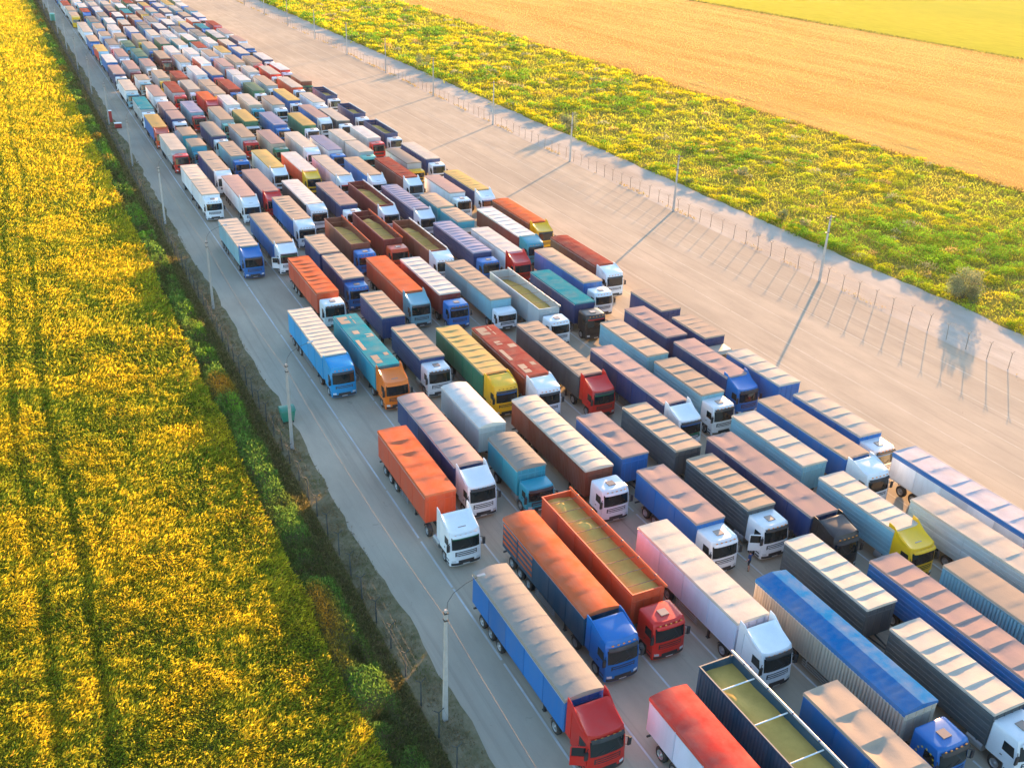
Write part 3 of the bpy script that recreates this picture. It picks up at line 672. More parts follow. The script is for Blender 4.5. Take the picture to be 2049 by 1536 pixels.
TABLE = '''
0 0.10 36.5 13.0 - B g R H f 0.24 0.02 11 open
0 0.60 59.6 11.0 - O o W H f 0.05 0.16 5 gap
0 0.56 86.9 12.8 - C c C H f 0.03 0.06 13 skirt
0 0.15 122.6 12.2 - L c B H f 0.04 0.06 9 tank
0 0.37 147.9 8.3 157.1,9.0 W c W L f 0.06 0.05 5 -
0 0.60 177.2 12.8 - G c R L f 0.04 0.03 7 -
0 0.36 196.0 12.1 - B y O H f 0.05 0.05 8 -
0 0.54 214.0 13.0 - G q W L f 0.04 0.05 7 -
0 0.23 235.2 13.6 - W c L L f 0.05 0.04 7 -
0 0.43 257.1 13.3 - N p W L f 0.05 0.04 7 -
0 0.69 274.9 13.4 - B w W L f 0.05 0.04 7 -
0 0.51 293.5 13.1 - R y L H f 0.05 0.04 7 -
0 0.28 313.5 12.6 - B t B L f 0.05 0.04 7 -
0 0.47 333.7 13.3 348.2,9.5 W c W L f 0.05 0.04 7 split
0 0.27 374.9 11.4 - G t Y H f 0.05 0.04 7 -
0 0.52 390.7 13.6 - G t G L f 0.05 0.04 7 -
1 0.30 21.5 13.2 - V s R L f 0.22 0.03 5 -
1 0.50 42.5 12.1 - Q o B H f 0.24 0.02 6 stripe
1 0.03 62.7 13.1 - N p W H f 0.2 0.05 9 -
1 0.17 82.6 13.6 - T q U H f 0.03 0.02 9 patch
1 0.46 103.5 12.8 - O o W L f 0.05 0.12 9 -
1 0.26 122.6 13.4 - B t W H f 0.1 0.05 7 open
1 0.73 145.1 12.5 - W p W H f 0.05 0.02 7 -
1 0.25 161.3 13.2 - N t W H f 0.05 0.1 9 open
1 0.01 179.1 5.6 187.8,6.9 T t T O f 0.1 0.05 5 -
1 0.46 202.8 7.9 211.7,8.5 N p W L f 0.05 0.04 5 -
1 0.65 226.8 13.4 - W p W L f 0.05 0.03 7 -
1 0.28 248.0 7.0 - W t L L f 0.05 0.04 7 -
1 0.11 263.3 13.6 - G p M L f 0.05 0.04 7 -
1 0.16 284.0 13.6 - V p W L f 0.05 0.04 7 -
1 0.18 305.7 12.1 - W g W L f 0.05 0.04 7 -
1 0.20 324.1 10.0 - W t B L f 0.05 0.04 7 -
1 0.43 342.1 12.3 - W t B L f 0.05 0.04 7 -
2 0.10 22.4 13.2 - Q grain R L c 0.0 0.0 4 whitebar
2 0.05 43.0 12.9 - O grain R L f 0.0 0.0 10 pipe
2 0.13 60.3 5.6 67.8,8.5 T g T O f 0.3 0.02 6 rearG
2 0.56 82.8 8.4 94.0,7.7 N t W L b 0.05 0.08 6 -
2 0.30 106.9 8.9 116.7,7.3 N t B L f 0.05 0.1 6 -
2 0.78 131.6 11.7 - B t W H f 0.05 0.09 9 -
2 0.21 146.7 13.6 - N p R H f 0.03 0.02 8 -
2 0.52 170.0 10.8 - L t B L f 0.05 0.1 8 -
2 0.46 185.9 12.0 - N g W L f 0.15 0.05 8 -
2 0.49 207.8 11.8 - L v R L f 0.05 0.1 7 -
2 0.72 230.3 13.6 - G r R L f 0.05 0.05 7 -
2 0.51 249.2 11.5 - G t Y L f 0.05 0.05 7 -
2 0.05 266.8 12.0 - G p W L f 0.05 0.05 7 -
2 0.33 283.0 6.5 290.7,6.5 T e K L f 0.1 0.05 7 split
2 -0.35 301.1 5.5 307.6,5.5 T e T L f 0.1 0.05 7 split
2 -0.35 321.2 8.8 - P t W L f 0.05 0.05 5 -
2 0.02 336.7 13.6 - W w W L f 0.05 0.05 7 -
3 0.15 18.1 13.2 - B t B L f 0.05 0.2 6 -
3 0.39 37.9 11.7 - V c W H f 0.06 0.03 7 -
3 0.77 58.0 13.4 - D c W L c 0.2 0.05 11 -
3 0.49 77.3 12.0 - E y Y H f 0.05 0.12 9 -
3 0.82 100.3 12.7 - O o L H f 0.04 0.03 6 -
3 0.61 118.5 11.9 - D grain B L f 0.0 0.0 2 pipe
3 0.15 138.3 13.6 - S w W H f 0.05 0.04 11 -
3 0.23 160.3 12.5 - W y W H f 0.08 0.05 9 -
3 0.81 183.2 11.4 - G t R L f 0.05 0.05 7 -
3 0.30 199.3 13.1 - G t I L f 0.05 0.05 7 -
3 1.08 219.7 9.9 - R o R H f 0.05 0.03 7 -
3 0.10 232.9 12.1 - P c W L f 0.05 0.05 7 -
3 0.07 248.3 9.9 - D r W L f 0.05 0.05 7 -
3 0.99 278.4 13.6 - M t M L f 0.05 0.05 7 -
3 0.47 296.2 13.6 - G t B L f 0.05 0.05 7 -
3 0.01 314.0 13.6 - P t Y L f 0.05 0.05 7 -
4 0.05 27.6 13.5 - P b B L c 0.28 0.01 24 stars
4 0.25 48.2 8.2 58.6,7.7 B p W L f 0.05 0.17 4 -
4 -0.35 75.3 12.6 - D r W H f 0.03 0.02 8 patch
4 0.28 98.2 12.9 - M w B L f 0.05 0.1 9 -
4 0.82 118.8 13.2 - M grain O L f 0.0 0.0 2 pipe
4 0.36 136.2 12.8 - N p W L f 0.05 0.06 7 -
4 0.18 156.5 13.2 - O w Y H f 0.04 0.03 7 -
4 0.29 176.7 11.4 - P p E L f 0.05 0.04 7 -
4 0.05 196.6 11.5 - E y W O f 0.05 0.04 7 -
4 0.17 213.3 11.1 - W w W L f 0.05 0.04 7 -
4 0.06 226.9 8.6 236.4,8.3 G t Y L f 0.05 0.04 5 -
4 0.76 251.2 13.6 - W w L L f 0.05 0.04 7 -
4 0.34 271.0 12.6 - W t W L f 0.05 0.04 7 -
5 0.43 25.4 8.1 35.5,8.3 S c W L b 0.06 0.1 7 -
5 0.67 48.2 8.1 57.8,8.5 S t W L b 0.06 0.11 7 open
5 0.24 73.5 13.6 - S t R H f 0.06 0.1 11 -
5 0.64 94.5 13.6 - L t W O c 0.05 0.1 10 -
5 0.29 112.7 13.4 - D grain W H f 0.0 0.0 1 -
5 0.80 134.0 13.6 - M grain W H f 0.0 0.0 1 -
5 0.13 152.3 13.6 - V c W H f 0.05 0.03 7 -
5 0.34 172.2 12.7 - G c W H f 0.05 0.03 7 -
5 0.23 192.0 12.3 - B v B L f 0.05 0.1 7 -
5 0.12 211.9 12.7 - P c T L f 0.05 0.04 7 -
5 -0.27 230.6 13.1 - M r B L f 0.05 0.04 7 -
5 -0.09 250.3 13.4 - B t R L f 0.05 0.04 7 -
6 0.15 26.3 13.2 - B p R L b 0.06 0.11 9 -
6 0.12 45.5 13.2 - N p K H f 0.03 0.09 6 -
6 0.14 65.4 13.2 - N p W H f 0.03 0.09 7 greenlow
6 0.01 89.8 13.0 - G grain W L f 0.0 0.0 1 -
6 1.10 110.1 13.6 - N v B L b 0.12 0.12 12 -
6 0.65 130.5 13.6 - N v W H b 0.12 0.12 12 -
6 0.54 150.9 12.1 - B t W H f 0.05 0.05 8 -
6 -0.35 169.1 11.7 - W v B L f 0.05 0.06 8 -
6 0.95 190.0 11.8 - E y W L f 0.05 0.06 8 -
6 0.32 211.0 10.3 - G t W L f 0.05 0.04 7 -
6 0.15 227.9 10.4 - E e W L f 0.1 0.04 7 -
7 0.24 23.8 13.2 - L t W L c 0.04 0.02 8 -
7 0.24 41.6 8.1 51.6,9.5 L c Y H b 0.05 0.08 6 -
7 0.15 65.5 8.0 74.8,9.3 L t W L b 0.05 0.08 5 -
7 0.27 89.9 11.2 - N q K L f 0.03 0.03 8 -
7 0.53 108.7 10.7 - W w R H f 0.04 0.03 6 -
7 0.11 123.0 6.4 130.4,7.2 T t P O f 0.1 0.09 5 -
7 1.10 147.6 13.6 - D r W H f 0.05 0.09 9 -
7 -0.01 166.0 8.4 175.3,9.5 G c I L f 0.05 0.04 5 -
7 0.92 195.9 13.5 - B p W H f 0.05 0.05 7 -
7 0.29 214.9 13.6 - B y W L f 0.05 0.05 7 -
7 0.04 233.1 13.6 - G t W L f 0.05 0.05 7 -
7 0.35 252.3 9.3 - G c W L f 0.05 0.05 7 -
7 0.18 267.1 13.6 - P t W L f 0.05 0.05 7 -
8 0.43 31.1 13.2 - G c W L b 0.06 0.06 6 -
8 0.17 51.2 11.5 - B t W H f 0.04 0.05 6 -
8 0.37 67.7 9.1 78.1,8.4 N p B H f 0.05 0.1 5 -
8 0.29 95.5 12.8 - B t W L f 0.1 0.06 8 -
8 0.83 114.1 13.6 - M w T H f 0.05 0.1 8 -
8 0.36 136.8 10.6 - W p W L f 0.05 0.03 7 -
8 0.70 156.0 10.8 - G g Y O f 0.12 0.03 7 -
8 0.39 175.8 10.5 - G w R L f 0.05 0.04 7 -
8 -0.35 192.1 12.5 - S c W L f 0.05 0.04 7 -
8 0.41 211.5 11.2 - W c W L f 0.05 0.04 7 -
8 0.68 230.0 13.6 - O c W L f 0.05 0.04 7 -
8 0.27 248.3 12.2 - R c W L f 0.05 0.04 7 -
8 0.13 266.8 11.2 - P t R L f 0.05 0.04 7 -
9 0.36 37.2 13.2 - W x R L f 0.05 0.07 7 -
9 -0.35 53.6 8.7 64.3,8.2 B c W L f 0.1 0.07 5 -
9 -0.27 76.4 6.1 84.5,6.5 N t P O f 0.02 0.03 5 -
9 0.37 100.3 12.0 - D r W H f 0.12 0.04 7 -
9 0.67 119.2 12.1 - D o Y H f 0.12 0.04 7 -
9 0.19 137.1 12.2 - N y W H f 0.08 0.06 9 -
9 0.52 157.9 12.4 - N c W L f 0.05 0.04 7 -
9 0.28 178.2 12.5 - N grain W L f 0.0 0.0 1 -
9 0.36 197.4 10.9 - N grain W L f 0.0 0.0 1 -
9 0.65 217.6 10.8 - N grain W L f 0.0 0.0 1 -
9 0.32 236.8 9.4 - D t E O f 0.05 0.04 7 -
9 -0.27 254.0 10.5 - R w V L f 0.05 0.04 7 -
9 -0.35 271.0 11.6 - N w W L f 0.05 0.04 7 -
9 -0.35 291.7 10.1 - B c B L f 0.05 0.04 7 -
'''
lane_rear = {}
seed = 100
for line in TABLE.strip().splitlines():
    a = line.split(); lane = int(a[0]); yf = float(a[2]); L = float(a[3])
    rear = tuple(float(q) for q in a[4].split(',')) if a[4] != '-' else None
    seed += 1
    truck(lane, float(a[1]), yf, L, rear, a[5], a[6], a[7], a[8], a[9], float(a[10]), float(a[11]), int(a[12]), a[13], seed)
    lane_rear[lane] = max(lane_rear.get(lane, 0), (rear[0] + rear[1]) if rear else yf + L)
# the queue goes on to the far end of the lot
fr = random.Random(31)
end = {0: 485, 1: 487, 2: 488, 3: 489, 4: 488, 5: 487, 6: 486, 7: 485, 8: 480, 9: 470}
for lane in range(10):
    y = lane_rear[lane] + fr.uniform(.6, 2)
    while y < end[lane]:
        seed += 1
        combo = fr.random() < .25
        L = fr.uniform(6.5, 8) if combo else fr.uniform(11.5, 13.6)
        cg = 2.15 if combo else 2.9
        rear = (y + cg + L + 1.4, fr.uniform(7, 8.5)) if combo else None
        truck(lane, fr.uniform(.15, .7), y + cg, L, rear, fr.choice('WWWWWGGNNBBBTTLLOMDE'), fr.choice('ttccccccwwwwwpggyrq'), fr.choice('WWWWWWWWWBBBLRRYTO'), fr.choice('HLLL'), 'f', .05, .05, 6, '-', seed)
        y = ((rear[0] + rear[1]) if rear else y + cg + L) + (fr.uniform(.6, 2.5) if fr.random() < .88 else fr.uniform(4, 9))
# labels: first by look, then by neighbours in the queue
lanes = {}
for t in TRUCKS: lanes.setdefault(t['lane'], []).append(t)
def short(t): return PNAME[t['cab']] + '-cabbed lorry'
def look(t):
    kind = 'lorry and trailer' if t['combo'] else 'articulated lorry'
    cabk = {'H': 'tall', 'J': 'tall domed', 'L': 'flat-roofed', 'O': 'small old'}[t['st']]
    if t['roof'] == 'grain': s = '%s grain %s heaped in open body, %s %s cab' % (PNAME[t['side']], 'trailer' , cabk, PNAME[t['cab']])
    else: s = '%s %s, %s cover, %s %s cab' % (PNAME[t['side']], kind, TNAME[t['roof']], cabk, PNAME[t['cab']])
    ex = {'open': ', door swung open', 'stars': ', ring of yellow stars', 'stripe': ', striped flank', 'skirt': ', red chassis', 'greenlow': ', green lower front'}.get(t['flags'], '')
    return s + ex
from collections import Counter
for L_ in lanes.values(): L_.sort(key=lambda t: t['y'])
cnt = Counter(look(t) for t in TRUCKS)
lab = {}
for k, L_ in lanes.items():
    for i, t in enumerate(L_):
        s = look(t)
        if cnt[s] > 1:
            if i > 0: s += ' behind %s' % short(L_[i - 1]).replace(' lorry', '').replace('-cabbed', ' cab')
            s += ', %s lane from verge' % ORD[k]
        lab[id(t)] = s
cnt = Counter(lab.values())
for k, L_ in lanes.items():
    for i, t in enumerate(L_):
        s = lab[id(t)]
        if cnt[s] > 1 and i + 1 < len(L_):
            base = look(t).replace(' lorry and trailer', ' lorry-trailer').replace('articulated ', '').replace('flat-roofed ', '').replace('tall ', '')
            s = '%s, %s lane from verge, between %s and %s cabs' % (base, ORD[k], PNAME[L_[i - 1]['cab']] if i else 'no', PNAME[L_[i + 1]['cab']])
        lab[id(t)] = s
cnt = Counter(lab.values()); seen = Counter()
for k, L_ in lanes.items():
    for i, t in enumerate(L_):
        s = lab[id(t)]
        if cnt[s] > 1 and t['roof'] == 'grain':
            s = '%s open grain lorry, %s cab, %s lane, %s of %d from queue head' % (PNAME[t['side']], PNAME[t['cab']], ORD[k], ORD[seen[s]], cnt[s]); seen[lab[id(t)]] += 1
        w = s.split()
        if len(w) > 16: s = s.replace('articulated lorry', 'lorry').replace('flat-roofed ', '').replace('tall ', '')
        w = s.split()[:16]
        tag(t['o'], ' '.join(w), 'lorry', 'lorries queued in the parking lanes')
# ---------------------------------------------------------------- lamp posts, cables, fences
LP = [41.28 + 35.27 * i for i in range(-1, 13)]
RP = [92.93 + 34.2 * i for i in range(-2, 12)]
def lamp_post(x, y, h, sgn, label, near):
    root = empty('lamp_post', (x, y, 0)); tag(root, label, 'lamp post', 'lamp posts along the left verge' if sgn > 0 else 'power poles along the right fence')
    mb = MB(); w0, w1 = .14, .075
    vs = [(-w0, -w0, 0), (w0, -w0, 0), (w0, w0, 0), (-w0, w0, 0), (-w1, -w1, h), (w1, -w1, h), (w1, w1, h), (-w1, w1, h)]
    mb.add(vs, [(0, 3, 2, 1), (4, 5, 6, 7), (0, 1, 5, 4), (1, 2, 6, 5), (2, 3, 7, 6), (3, 0, 4, 7)])
    obj('pole', mb.mesh('pole', [M['concrete']]), root)
    mb = MB()
    for z in (h - .25, h - .75): mb.box(-.14, .14, -.14, .14, z, z + .06)
    obj('clamp', mb.mesh('clamp', [M['frame']]), root)
    mb = MB()
    if sgn > 0:
        mb.path([(0, 0, h - .6), (.12, 0, h + .5), (.5, .05, h + 1.0), (1.3, .15, h + 1.35), (2.1, .2, h + 1.55)], .017)
        obj('lamp_arm', mb.mesh('lamp_arm', [M['wood']]), root)
        mb = MB(); mb.add([(2.0, .1, h + 1.5), (2.0, .3, h + 1.5), (2.5, .32, h + 1.58), (2.5, .08, h + 1.58), (2.0, .13, h + 1.62), (2.0, .27, h + 1.62), (2.5, .28, h + 1.66), (2.5, .12, h + 1.66)],
                          [(0, 3, 2, 1), (4, 5, 6, 7), (0, 1, 5, 4), (1, 2, 6, 5), (2, 3, 7, 6), (3, 0, 4, 7)])
        obj('lamp_head', mb.mesh('lamp_head', [M['alu']]), root)
    else:
        mb.box(-.75, .75, -.05, .05, h - .35, h - .26); mb.box(-.75, -.68, -.04, .04, h - .26, h - .08); mb.box(.68, .75, -.04, .04, h - .26, h - .08); mb.tube((0, 0, h), (0, 0, h + .35), .03)
        obj('crossarm', mb.mesh('crossarm', [M['frame']]), root)
        mb = MB(); mb.box(-.5, .1, -.1, .1, h - 2.35, h - 2.25); obj('bracket', mb.mesh('bracket', [M['frame']]), root)
    return root
for i, y in enumerate(LP):
    ex = {2: 'slim concrete lamp post with curved arm beside the green waste container', 6: 'slim concrete lamp post with curved arm beside the tall red cabinet', 11: 'slim concrete lamp post with curved arm beside the teal booth'}
    lamp_post(17.41, y, 8.37, 1, ex.get(i, 'slim concrete lamp post with curved arm on the dry verge, nothing beside it'), y < 150)
for i, y in enumerate(RP):
    ex = {2: 'tall concrete power pole with crossarm, next to the largest round shrub across the track', 5: 'tall concrete power pole with crossarm, next to the tall rounded shrub across the track', 7: 'tall concrete power pole with crossarm, next to the distant round shrub across the track'}
    lamp_post(92.9, y, 9.05, -1, ex.get(i, 'tall concrete power pole with crossarm by the fence, only low scrub across the track'), y < 150)
def cable(name, x, z, ys, label, sag=.7, off=0):
    mb = MB()
    for a, b_ in zip(ys[:-1], ys[1:]):
        pts = [(x + off, a + (b_ - a) * t, z - sag * 4 * t * (1 - t)) for t in np.linspace(0, 1, 9)]
        mb.path(pts, .010, 5)
    o = obj(name, mb.mesh(name, [M['wire']])); tag(o, label, 'cable'); return o
cable('overhead_cable', 17.41, 7.5, LP, 'thin sagging cable strung between the lamp posts on the verge', off=.16)
cable('overhead_cable', 92.9, 8.6, RP, 'thin sagging cable strung between the power poles by the gravel track', off=-.2)
def fence(x, y0, step, n, h, m, label, z=0):
    root = empty('wire_fence', (x, y0, z)); tag(root, label, 'fence')
    pm = []
    for q in range(5):
        mb = MB(); lx, ly = rng.uniform(-.07, .07), rng.uniform(-.07, .07); r = .05
        mb.tube((0, 0, -.05), (lx, ly, h), r, r * .9, 6)
        mb.tube((lx, ly, h - .02), (lx - .32, ly, h + .24), .032, n=5); mb.tube((lx, ly, h - .02), (lx + .32, ly, h + .24), .032, n=5)
        pm.append(mb.mesh('fence_post', [m]))
    for i in range(n): obj('post', pm[rng.randrange(5)], root, (rng.uniform(-.06, .06), i * step, rng.uniform(-.08, .04)))
    for z_ in (.4, .8, 1.2, h - .1, h + .2):
        xs = (0,) if z_ < h else (-.3, .3)
        for xx in xs:
            mb = MB(); mb.path([(xx, q * step * 4, z_ + rng.uniform(-.04, .04)) for q in range(n // 4 + 1)], .0045, 4)
            obj('wire', mb.mesh('fence_wire', [M['frame']]), root)
    return root
fence(16.5, 40.1 - 2.81 * 3, 2.81, 158, 1.95, M['wood'], 'dark wire fence with forked post tops along the weedy ditch')
fence(93.45, 63.4 - 2.87 * 5, 2.87, 150, 1.92, M['postwarm'], 'wire fence with forked pale posts between the lot and gravel track')
# ---------------------------------------------------------------- bins, booth, red boxes
b_ = empty('waste_container', (18.35, 81.8, 0)); tag(b_, 'green wheeled waste container standing behind a lamp post on the verge', 'waste container')
mb = MB(); mb.add([(-.5, -.5, .2), (.5, -.5, .2), (.5, .5, .2), (-.5, .5, .2), (-.66, -.62, 1.25), (.66, -.62, 1.25), (.66, .62, 1.25), (-.66, .62, 1.25)], [(0, 3, 2, 1), (4, 5, 6, 7), (0, 1, 5, 4), (1, 2, 6, 5), (2, 3, 7, 6), (3, 0, 4, 7)])
obj('bin_body', mb.mesh('bin_body', [M['bin']]), b_)
mb = MB(); P = [[(x, .68 * math.cos(a), 1.26 + .28 * math.sin(a)) for x in np.linspace(-.7, .7, 4)] for a in np.linspace(0, math.pi, 8)]; mb.grid(P, flip=True)
obj('lid', mb.mesh('bin_lid', [M['bin']]), b_)
for sx in (-.45, .45):
    for sy in (-.4, .4):
        mb = MB(); mb.tube((sx - .04, sy, .1), (sx + .04, sy, .1), .1, n=10); obj('caster', mb.mesh('caster', [M['rubber']]), b_)
t_ = empty('portable_booth', (18.2, 394, 0)); tag(t_, 'teal portable booth standing on the far verge by the fence', 'booth')
mb = MB(); mb.box(-.8, .8, -.8, .8, .1, 2.3); obj('wall', mb.mesh('booth_wall', [M['cabI']]), t_)
mb = MB(); mb.add([(-.9, -.9, 2.3), (.9, -.9, 2.3), (.9, .9, 2.3), (-.9, .9, 2.3), (-.3, -.3, 2.55), (.3, -.3, 2.55), (.3, .3, 2.55), (-.3, .3, 2.55)], [(0, 3, 2, 1), (4, 5, 6, 7), (0, 1, 5, 4), (1, 2, 6, 5), (2, 3, 7, 6), (3, 0, 4, 7)])
obj('roof', mb.mesh('booth_roof', [M['cabI']]), t_)
mb = MB(); mb.box(-.45, .45, -.83, -.801, .15, 2.05); obj('door', mb.mesh('booth_door', [M['bin']]), t_)
def red_thing(name, x, y, w, d, h, label):
    r_ = empty(name, (x, y, 0)); tag(r_, label, 'cabinet')
    mb = MB(); mb.box(-w / 2, w / 2, -d / 2, d / 2, .12, h); obj('case', mb.mesh('case', [M['redbox']]), r_)
    mb = MB(); mb.box(-w / 2 - .05, w / 2 + .05, -d / 2 - .05, d / 2 + .05, h, h + .1); obj('lid', mb.mesh('lid', [M['plate']]), r_)
    mb = MB()
    for sx in (-1, 1):
        for sy in (-1, 1): mb.box(sx * (w / 2 - .1) - .04, sx * (w / 2 - .1) + .04, sy * (d / 2 - .1) - .04, sy * (d / 2 - .1) + .04, 0, .12)
    obj('feet', mb.mesh('feet', [M['frame']]), r_)
red_thing('red_cabinet', 17.95, 220.5, .75, .7, 2.3, 'tall dark red cabinet with pale top standing beside a lamp post')
red_thing('red_chest', 18.75, 214.5, 1.3, .9, .95, 'low dark red chest with pale lid on the verge near the tall red cabinet')
# ---------------------------------------------------------------- person
def person(x, y, rz):
    J = dict(pel=(0, 0, .95), spi=(0, 0, 1.15), che=(0, .02, 1.33), nec=(0, 0, 1.50), hea=(0, -.02, 1.60), top=(0, -.02, 1.74),
             sl=(-.19, 0, 1.42), el=(-.30, .05, 1.16), wl=(-.24, -.16, 1.00), sr=(.19, 0, 1.42), er=(.28, .06, 1.15), wr=(.27, -.10, .95),
             hl=(-.10, 0, .90), kl=(-.12, -.06, .50), al=(-.13, .04, .09), tl=(-.13, -.13, .04), hr=(.10, 0, .90), kr=(.12, .05, .50), ar=(.13, .16, .09), tr=(.14, 0, .04))
    Rd = dict(pel=.15, spi=.135, che=.15, nec=.055, hea=.095, top=.075, sl=.07, el=.048, wl=.035, sr=.07, er=.048, wr=.035, hl=.095, kl=.062, al=.045, tl=.04, hr=.095, kr=.062, ar=.045, tr=.04)
    E_ = [('pel', 'spi'), ('spi', 'che'), ('che', 'nec'), ('nec', 'hea'), ('hea', 'top'), ('che', 'sl'), ('sl', 'el'), ('el', 'wl'), ('che', 'sr'), ('sr', 'er'), ('er', 'wr'), ('pel', 'hl'), ('hl', 'kl'), ('kl', 'al'), ('al', 'tl'), ('pel', 'hr'), ('hr', 'kr'), ('kr', 'ar'), ('ar', 'tr')]
    for s, w in (('l', 'wl'), ('r', 'wr')):
        wx, wy, wz = J[w]; J['p' + s] = (wx, wy - .05, wz - .06); Rd['p' + s] = .036; E_.append((w, 'p' + s))
        for q in range(5):
            dx = (q - 2) * .018; Ln = (.05, .075, .08, .072, .055)[q]
            J['f%s%d' % (s, q)] = (wx + dx * 1.3, wy - .075 - Ln * .35, wz - .09 - Ln * .5); Rd['f%s%d' % (s, q)] = .009; E_.append(('p' + s, 'f%s%d' % (s, q)))
    ks = list(J); me = bpy.data.meshes.new('person_skeleton'); me.from_pydata([J[k] for k in ks], [(ks.index(a), ks.index(b)) for a, b in E_], [])
    o = bpy.data.objects.new('person_tmp', me); COL.objects.link(o)
    o.modifiers.new('skin', 'SKIN'); o.modifiers.new('sub', 'SUBSURF').levels = 1
    for k, sv in zip(ks, me.skin_vertices[0].data):
        sv.radius = (Rd[k], Rd[k] * (.72 if k in ('pel', 'spi', 'che') else 1)); sv.use_root = (k == 'pel')
    dg = bpy.context.evaluated_depsgraph_get(); ev = bpy.data.meshes.new_from_object(o.evaluated_get(dg))
    bpy.data.objects.remove(o)
    skin = surf('skin', (.42, .22, .15), .55, amount=.1); shirt = surf('navy_shirt', (.012, .05, .16), .85, amount=.15); sh = surf('dark_shorts', (.02, .025, .035), .85, amount=.15); hair = surf('dark_hair', (.02, .014, .01), .7, amount=.1)
    ev.materials.clear()
    for q in (skin, shirt, sh, hair): ev.materials.append(q)
    for p_ in ev.polygons:
        c_ = p_.center; k = 0
        if c_.z > 1.585 and (c_.y > -.03 or c_.z > 1.68): k = 3
        elif c_.z > .98 and abs(c_.x) < .185 and c_.z < 1.49: k = 1
        elif c_.z > 1.26 and c_.z < 1.49: k = 1
        elif c_.z < .99 and c_.z > .56 and abs(c_.x) < .21 : k = 2
        elif c_.z < .1: k = 3
        p_.material_index = k; p_.use_smooth = True
    o = obj('person', ev, None, (x, y, 0)); o.rotation_euler.z = rz
    tag(o, 'person in navy shirt and dark shorts standing between two white lorry cabs', 'person')
    for s in (-1, 1):
        mb = MB(); mb.tube((s * .035 - .001, -.105, 1.615), (s * .035 + .001, -.118, 1.615), .012, n=6); obj('eye', mb.mesh('eye', [M['plastic']]), o)
        mb = MB(); mb.box(s * .09 - .012, s * .09 + .012, -.03, .02, 1.58, 1.65); obj('ear', mb.mesh('ear', [skin]), o)
    mb = MB(); mb.add([(-.018, -.105, 1.575), (.018, -.105, 1.575), (0, -.135, 1.58), (0, -.108, 1.62)], [(0, 1, 2), (1, 3, 2), (0, 2, 3)]); obj('nose', mb.mesh('nose', [skin]), o)
    mb = MB(); mb.box(-.025, .025, -.108, -.098, 1.545, 1.552); obj('mouth', mb.mesh('mouth', [M['redlens']]), o)
    return o
person(43.9, 45.8, R(200))
# ---------------------------------------------------------------- vegetation
def vnoise(x, y, s, sd):
    g = np.random.default_rng(sd).random((257, 257)); u = x / s; v = y / s
    i = np.floor(u).astype(int); j = np.floor(v).astype(int); fu = u - i; fv = v - j
    fu = fu * fu * (3 - 2 * fu); fv = fv * fv * (3 - 2 * fv)
    a = g[i % 257, j % 257]; b = g[(i + 1) % 257, j % 257]; c = g[i % 257, (j + 1) % 257]; d = g[(i + 1) % 257, (j + 1) % 257]
    return (a * (1 - fu) + b * fu) * (1 - fv) + (c * (1 - fu) + d * fu) * fv
def fbm(x, y, s, sd): return .55 * vnoise(x, y, s, sd) + .3 * vnoise(x, y, s * .45, sd + 1) + .15 * vnoise(x, y, s * .2, sd + 2)
def leaf_mat():
    m, nt, p = mat('foliage')
    at = N(nt, 'ShaderNodeAttribute', attribute_name='Col')
    d = N(nt, 'ShaderNodeBsdfDiffuse'); t = N(nt, 'ShaderNodeBsdfTranslucent'); mx = N(nt, 'ShaderNodeMixShader'); mx.inputs[0].default_value = .42
    nt.links.new(at.outputs['Color'], d.inputs['Color']); nt.links.new(at.outputs['Color'], t.inputs['Color'])
    nt.links.new(d.outputs[0], mx.inputs[1]); nt.links.new(t.outputs[0], mx.inputs[2])
    nt.nodes.remove(p); nt.links.new(mx.outputs[0], nt.nodes['Material Output'].inputs['Surface'])
    return m
M['leaf'] = leaf_mat()
def blades(name, px, py, pz, ln, wd, az, tilt, col, parent=None):
    """kite-shaped leaves: base point, length, width, heading, lean from upright, colour (all arrays)"""
    n = len(px)
    dx = np.sin(tilt) * np.cos(az); dy = np.sin(tilt) * np.sin(az); dz = np.cos(tilt)
    rl = nrg.uniform(0, 2 * np.pi, n)
    # side vector: perpendicular to the leaf axis, rolled at random
    s1 = np.stack([-np.sin(az), np.cos(az), np.zeros(n)], 1); d = np.stack([dx, dy, dz], 1); s2 = np.cross(d, s1)
    s = s1 * np.cos(rl)[:, None] + s2 * np.sin(rl)[:, None]
    b = np.stack([px, py, pz], 1); tip = b + d * ln[:, None]; tip[:, 2] -= ln * .12 * np.sin(tilt)
    mid = b + d * (ln * .45)[:, None]
    V = np.stack([b, mid + s * wd[:, None] * .5, tip, mid - s * wd[:, None] * .5], 1).reshape(-1, 3)
    me = bpy.data.meshes.new(name)
    me.vertices.add(4 * n); me.vertices.foreach_set('co', V.astype(np.float32).ravel())
    me.loops.add(4 * n); me.loops.foreach_set('vertex_index', np.arange(4 * n, dtype=np.int32))
    me.polygons.add(n); me.polygons.foreach_set('loop_start', np.arange(0, 4 * n, 4, dtype=np.int32))
    at = me.color_attributes.new('Col', 'FLOAT_COLOR', 'POINT')
    C = np.ones((n, 4, 4), np.float32); C[:, :, :3] = col[:, None, :]
    at.data.foreach_set('color', C.ravel())
    me.update(); me.validate(); me.materials.append(M['leaf'])
    return obj(name, me, parent)
def lerp(a, b, t): return a[None, :] * (1 - t[:, None]) + b[None, :] * t[:, None]
A3 = lambda *c: np.array(c, float)
def scatter(x0, x1, bands):
    xs, ys, sc = [], [], []
    for (y0, y1, dens, s) in bands:
        n = int((x1 - x0) * (y1 - y0) * dens); xs.append(nrg.uniform(x0, x1, n)); ys.append(nrg.uniform(y0, y1, n)); sc.append(np.full(n, s))
    return np.concatenate(xs), np.concatenate(ys), np.concatenate(sc)
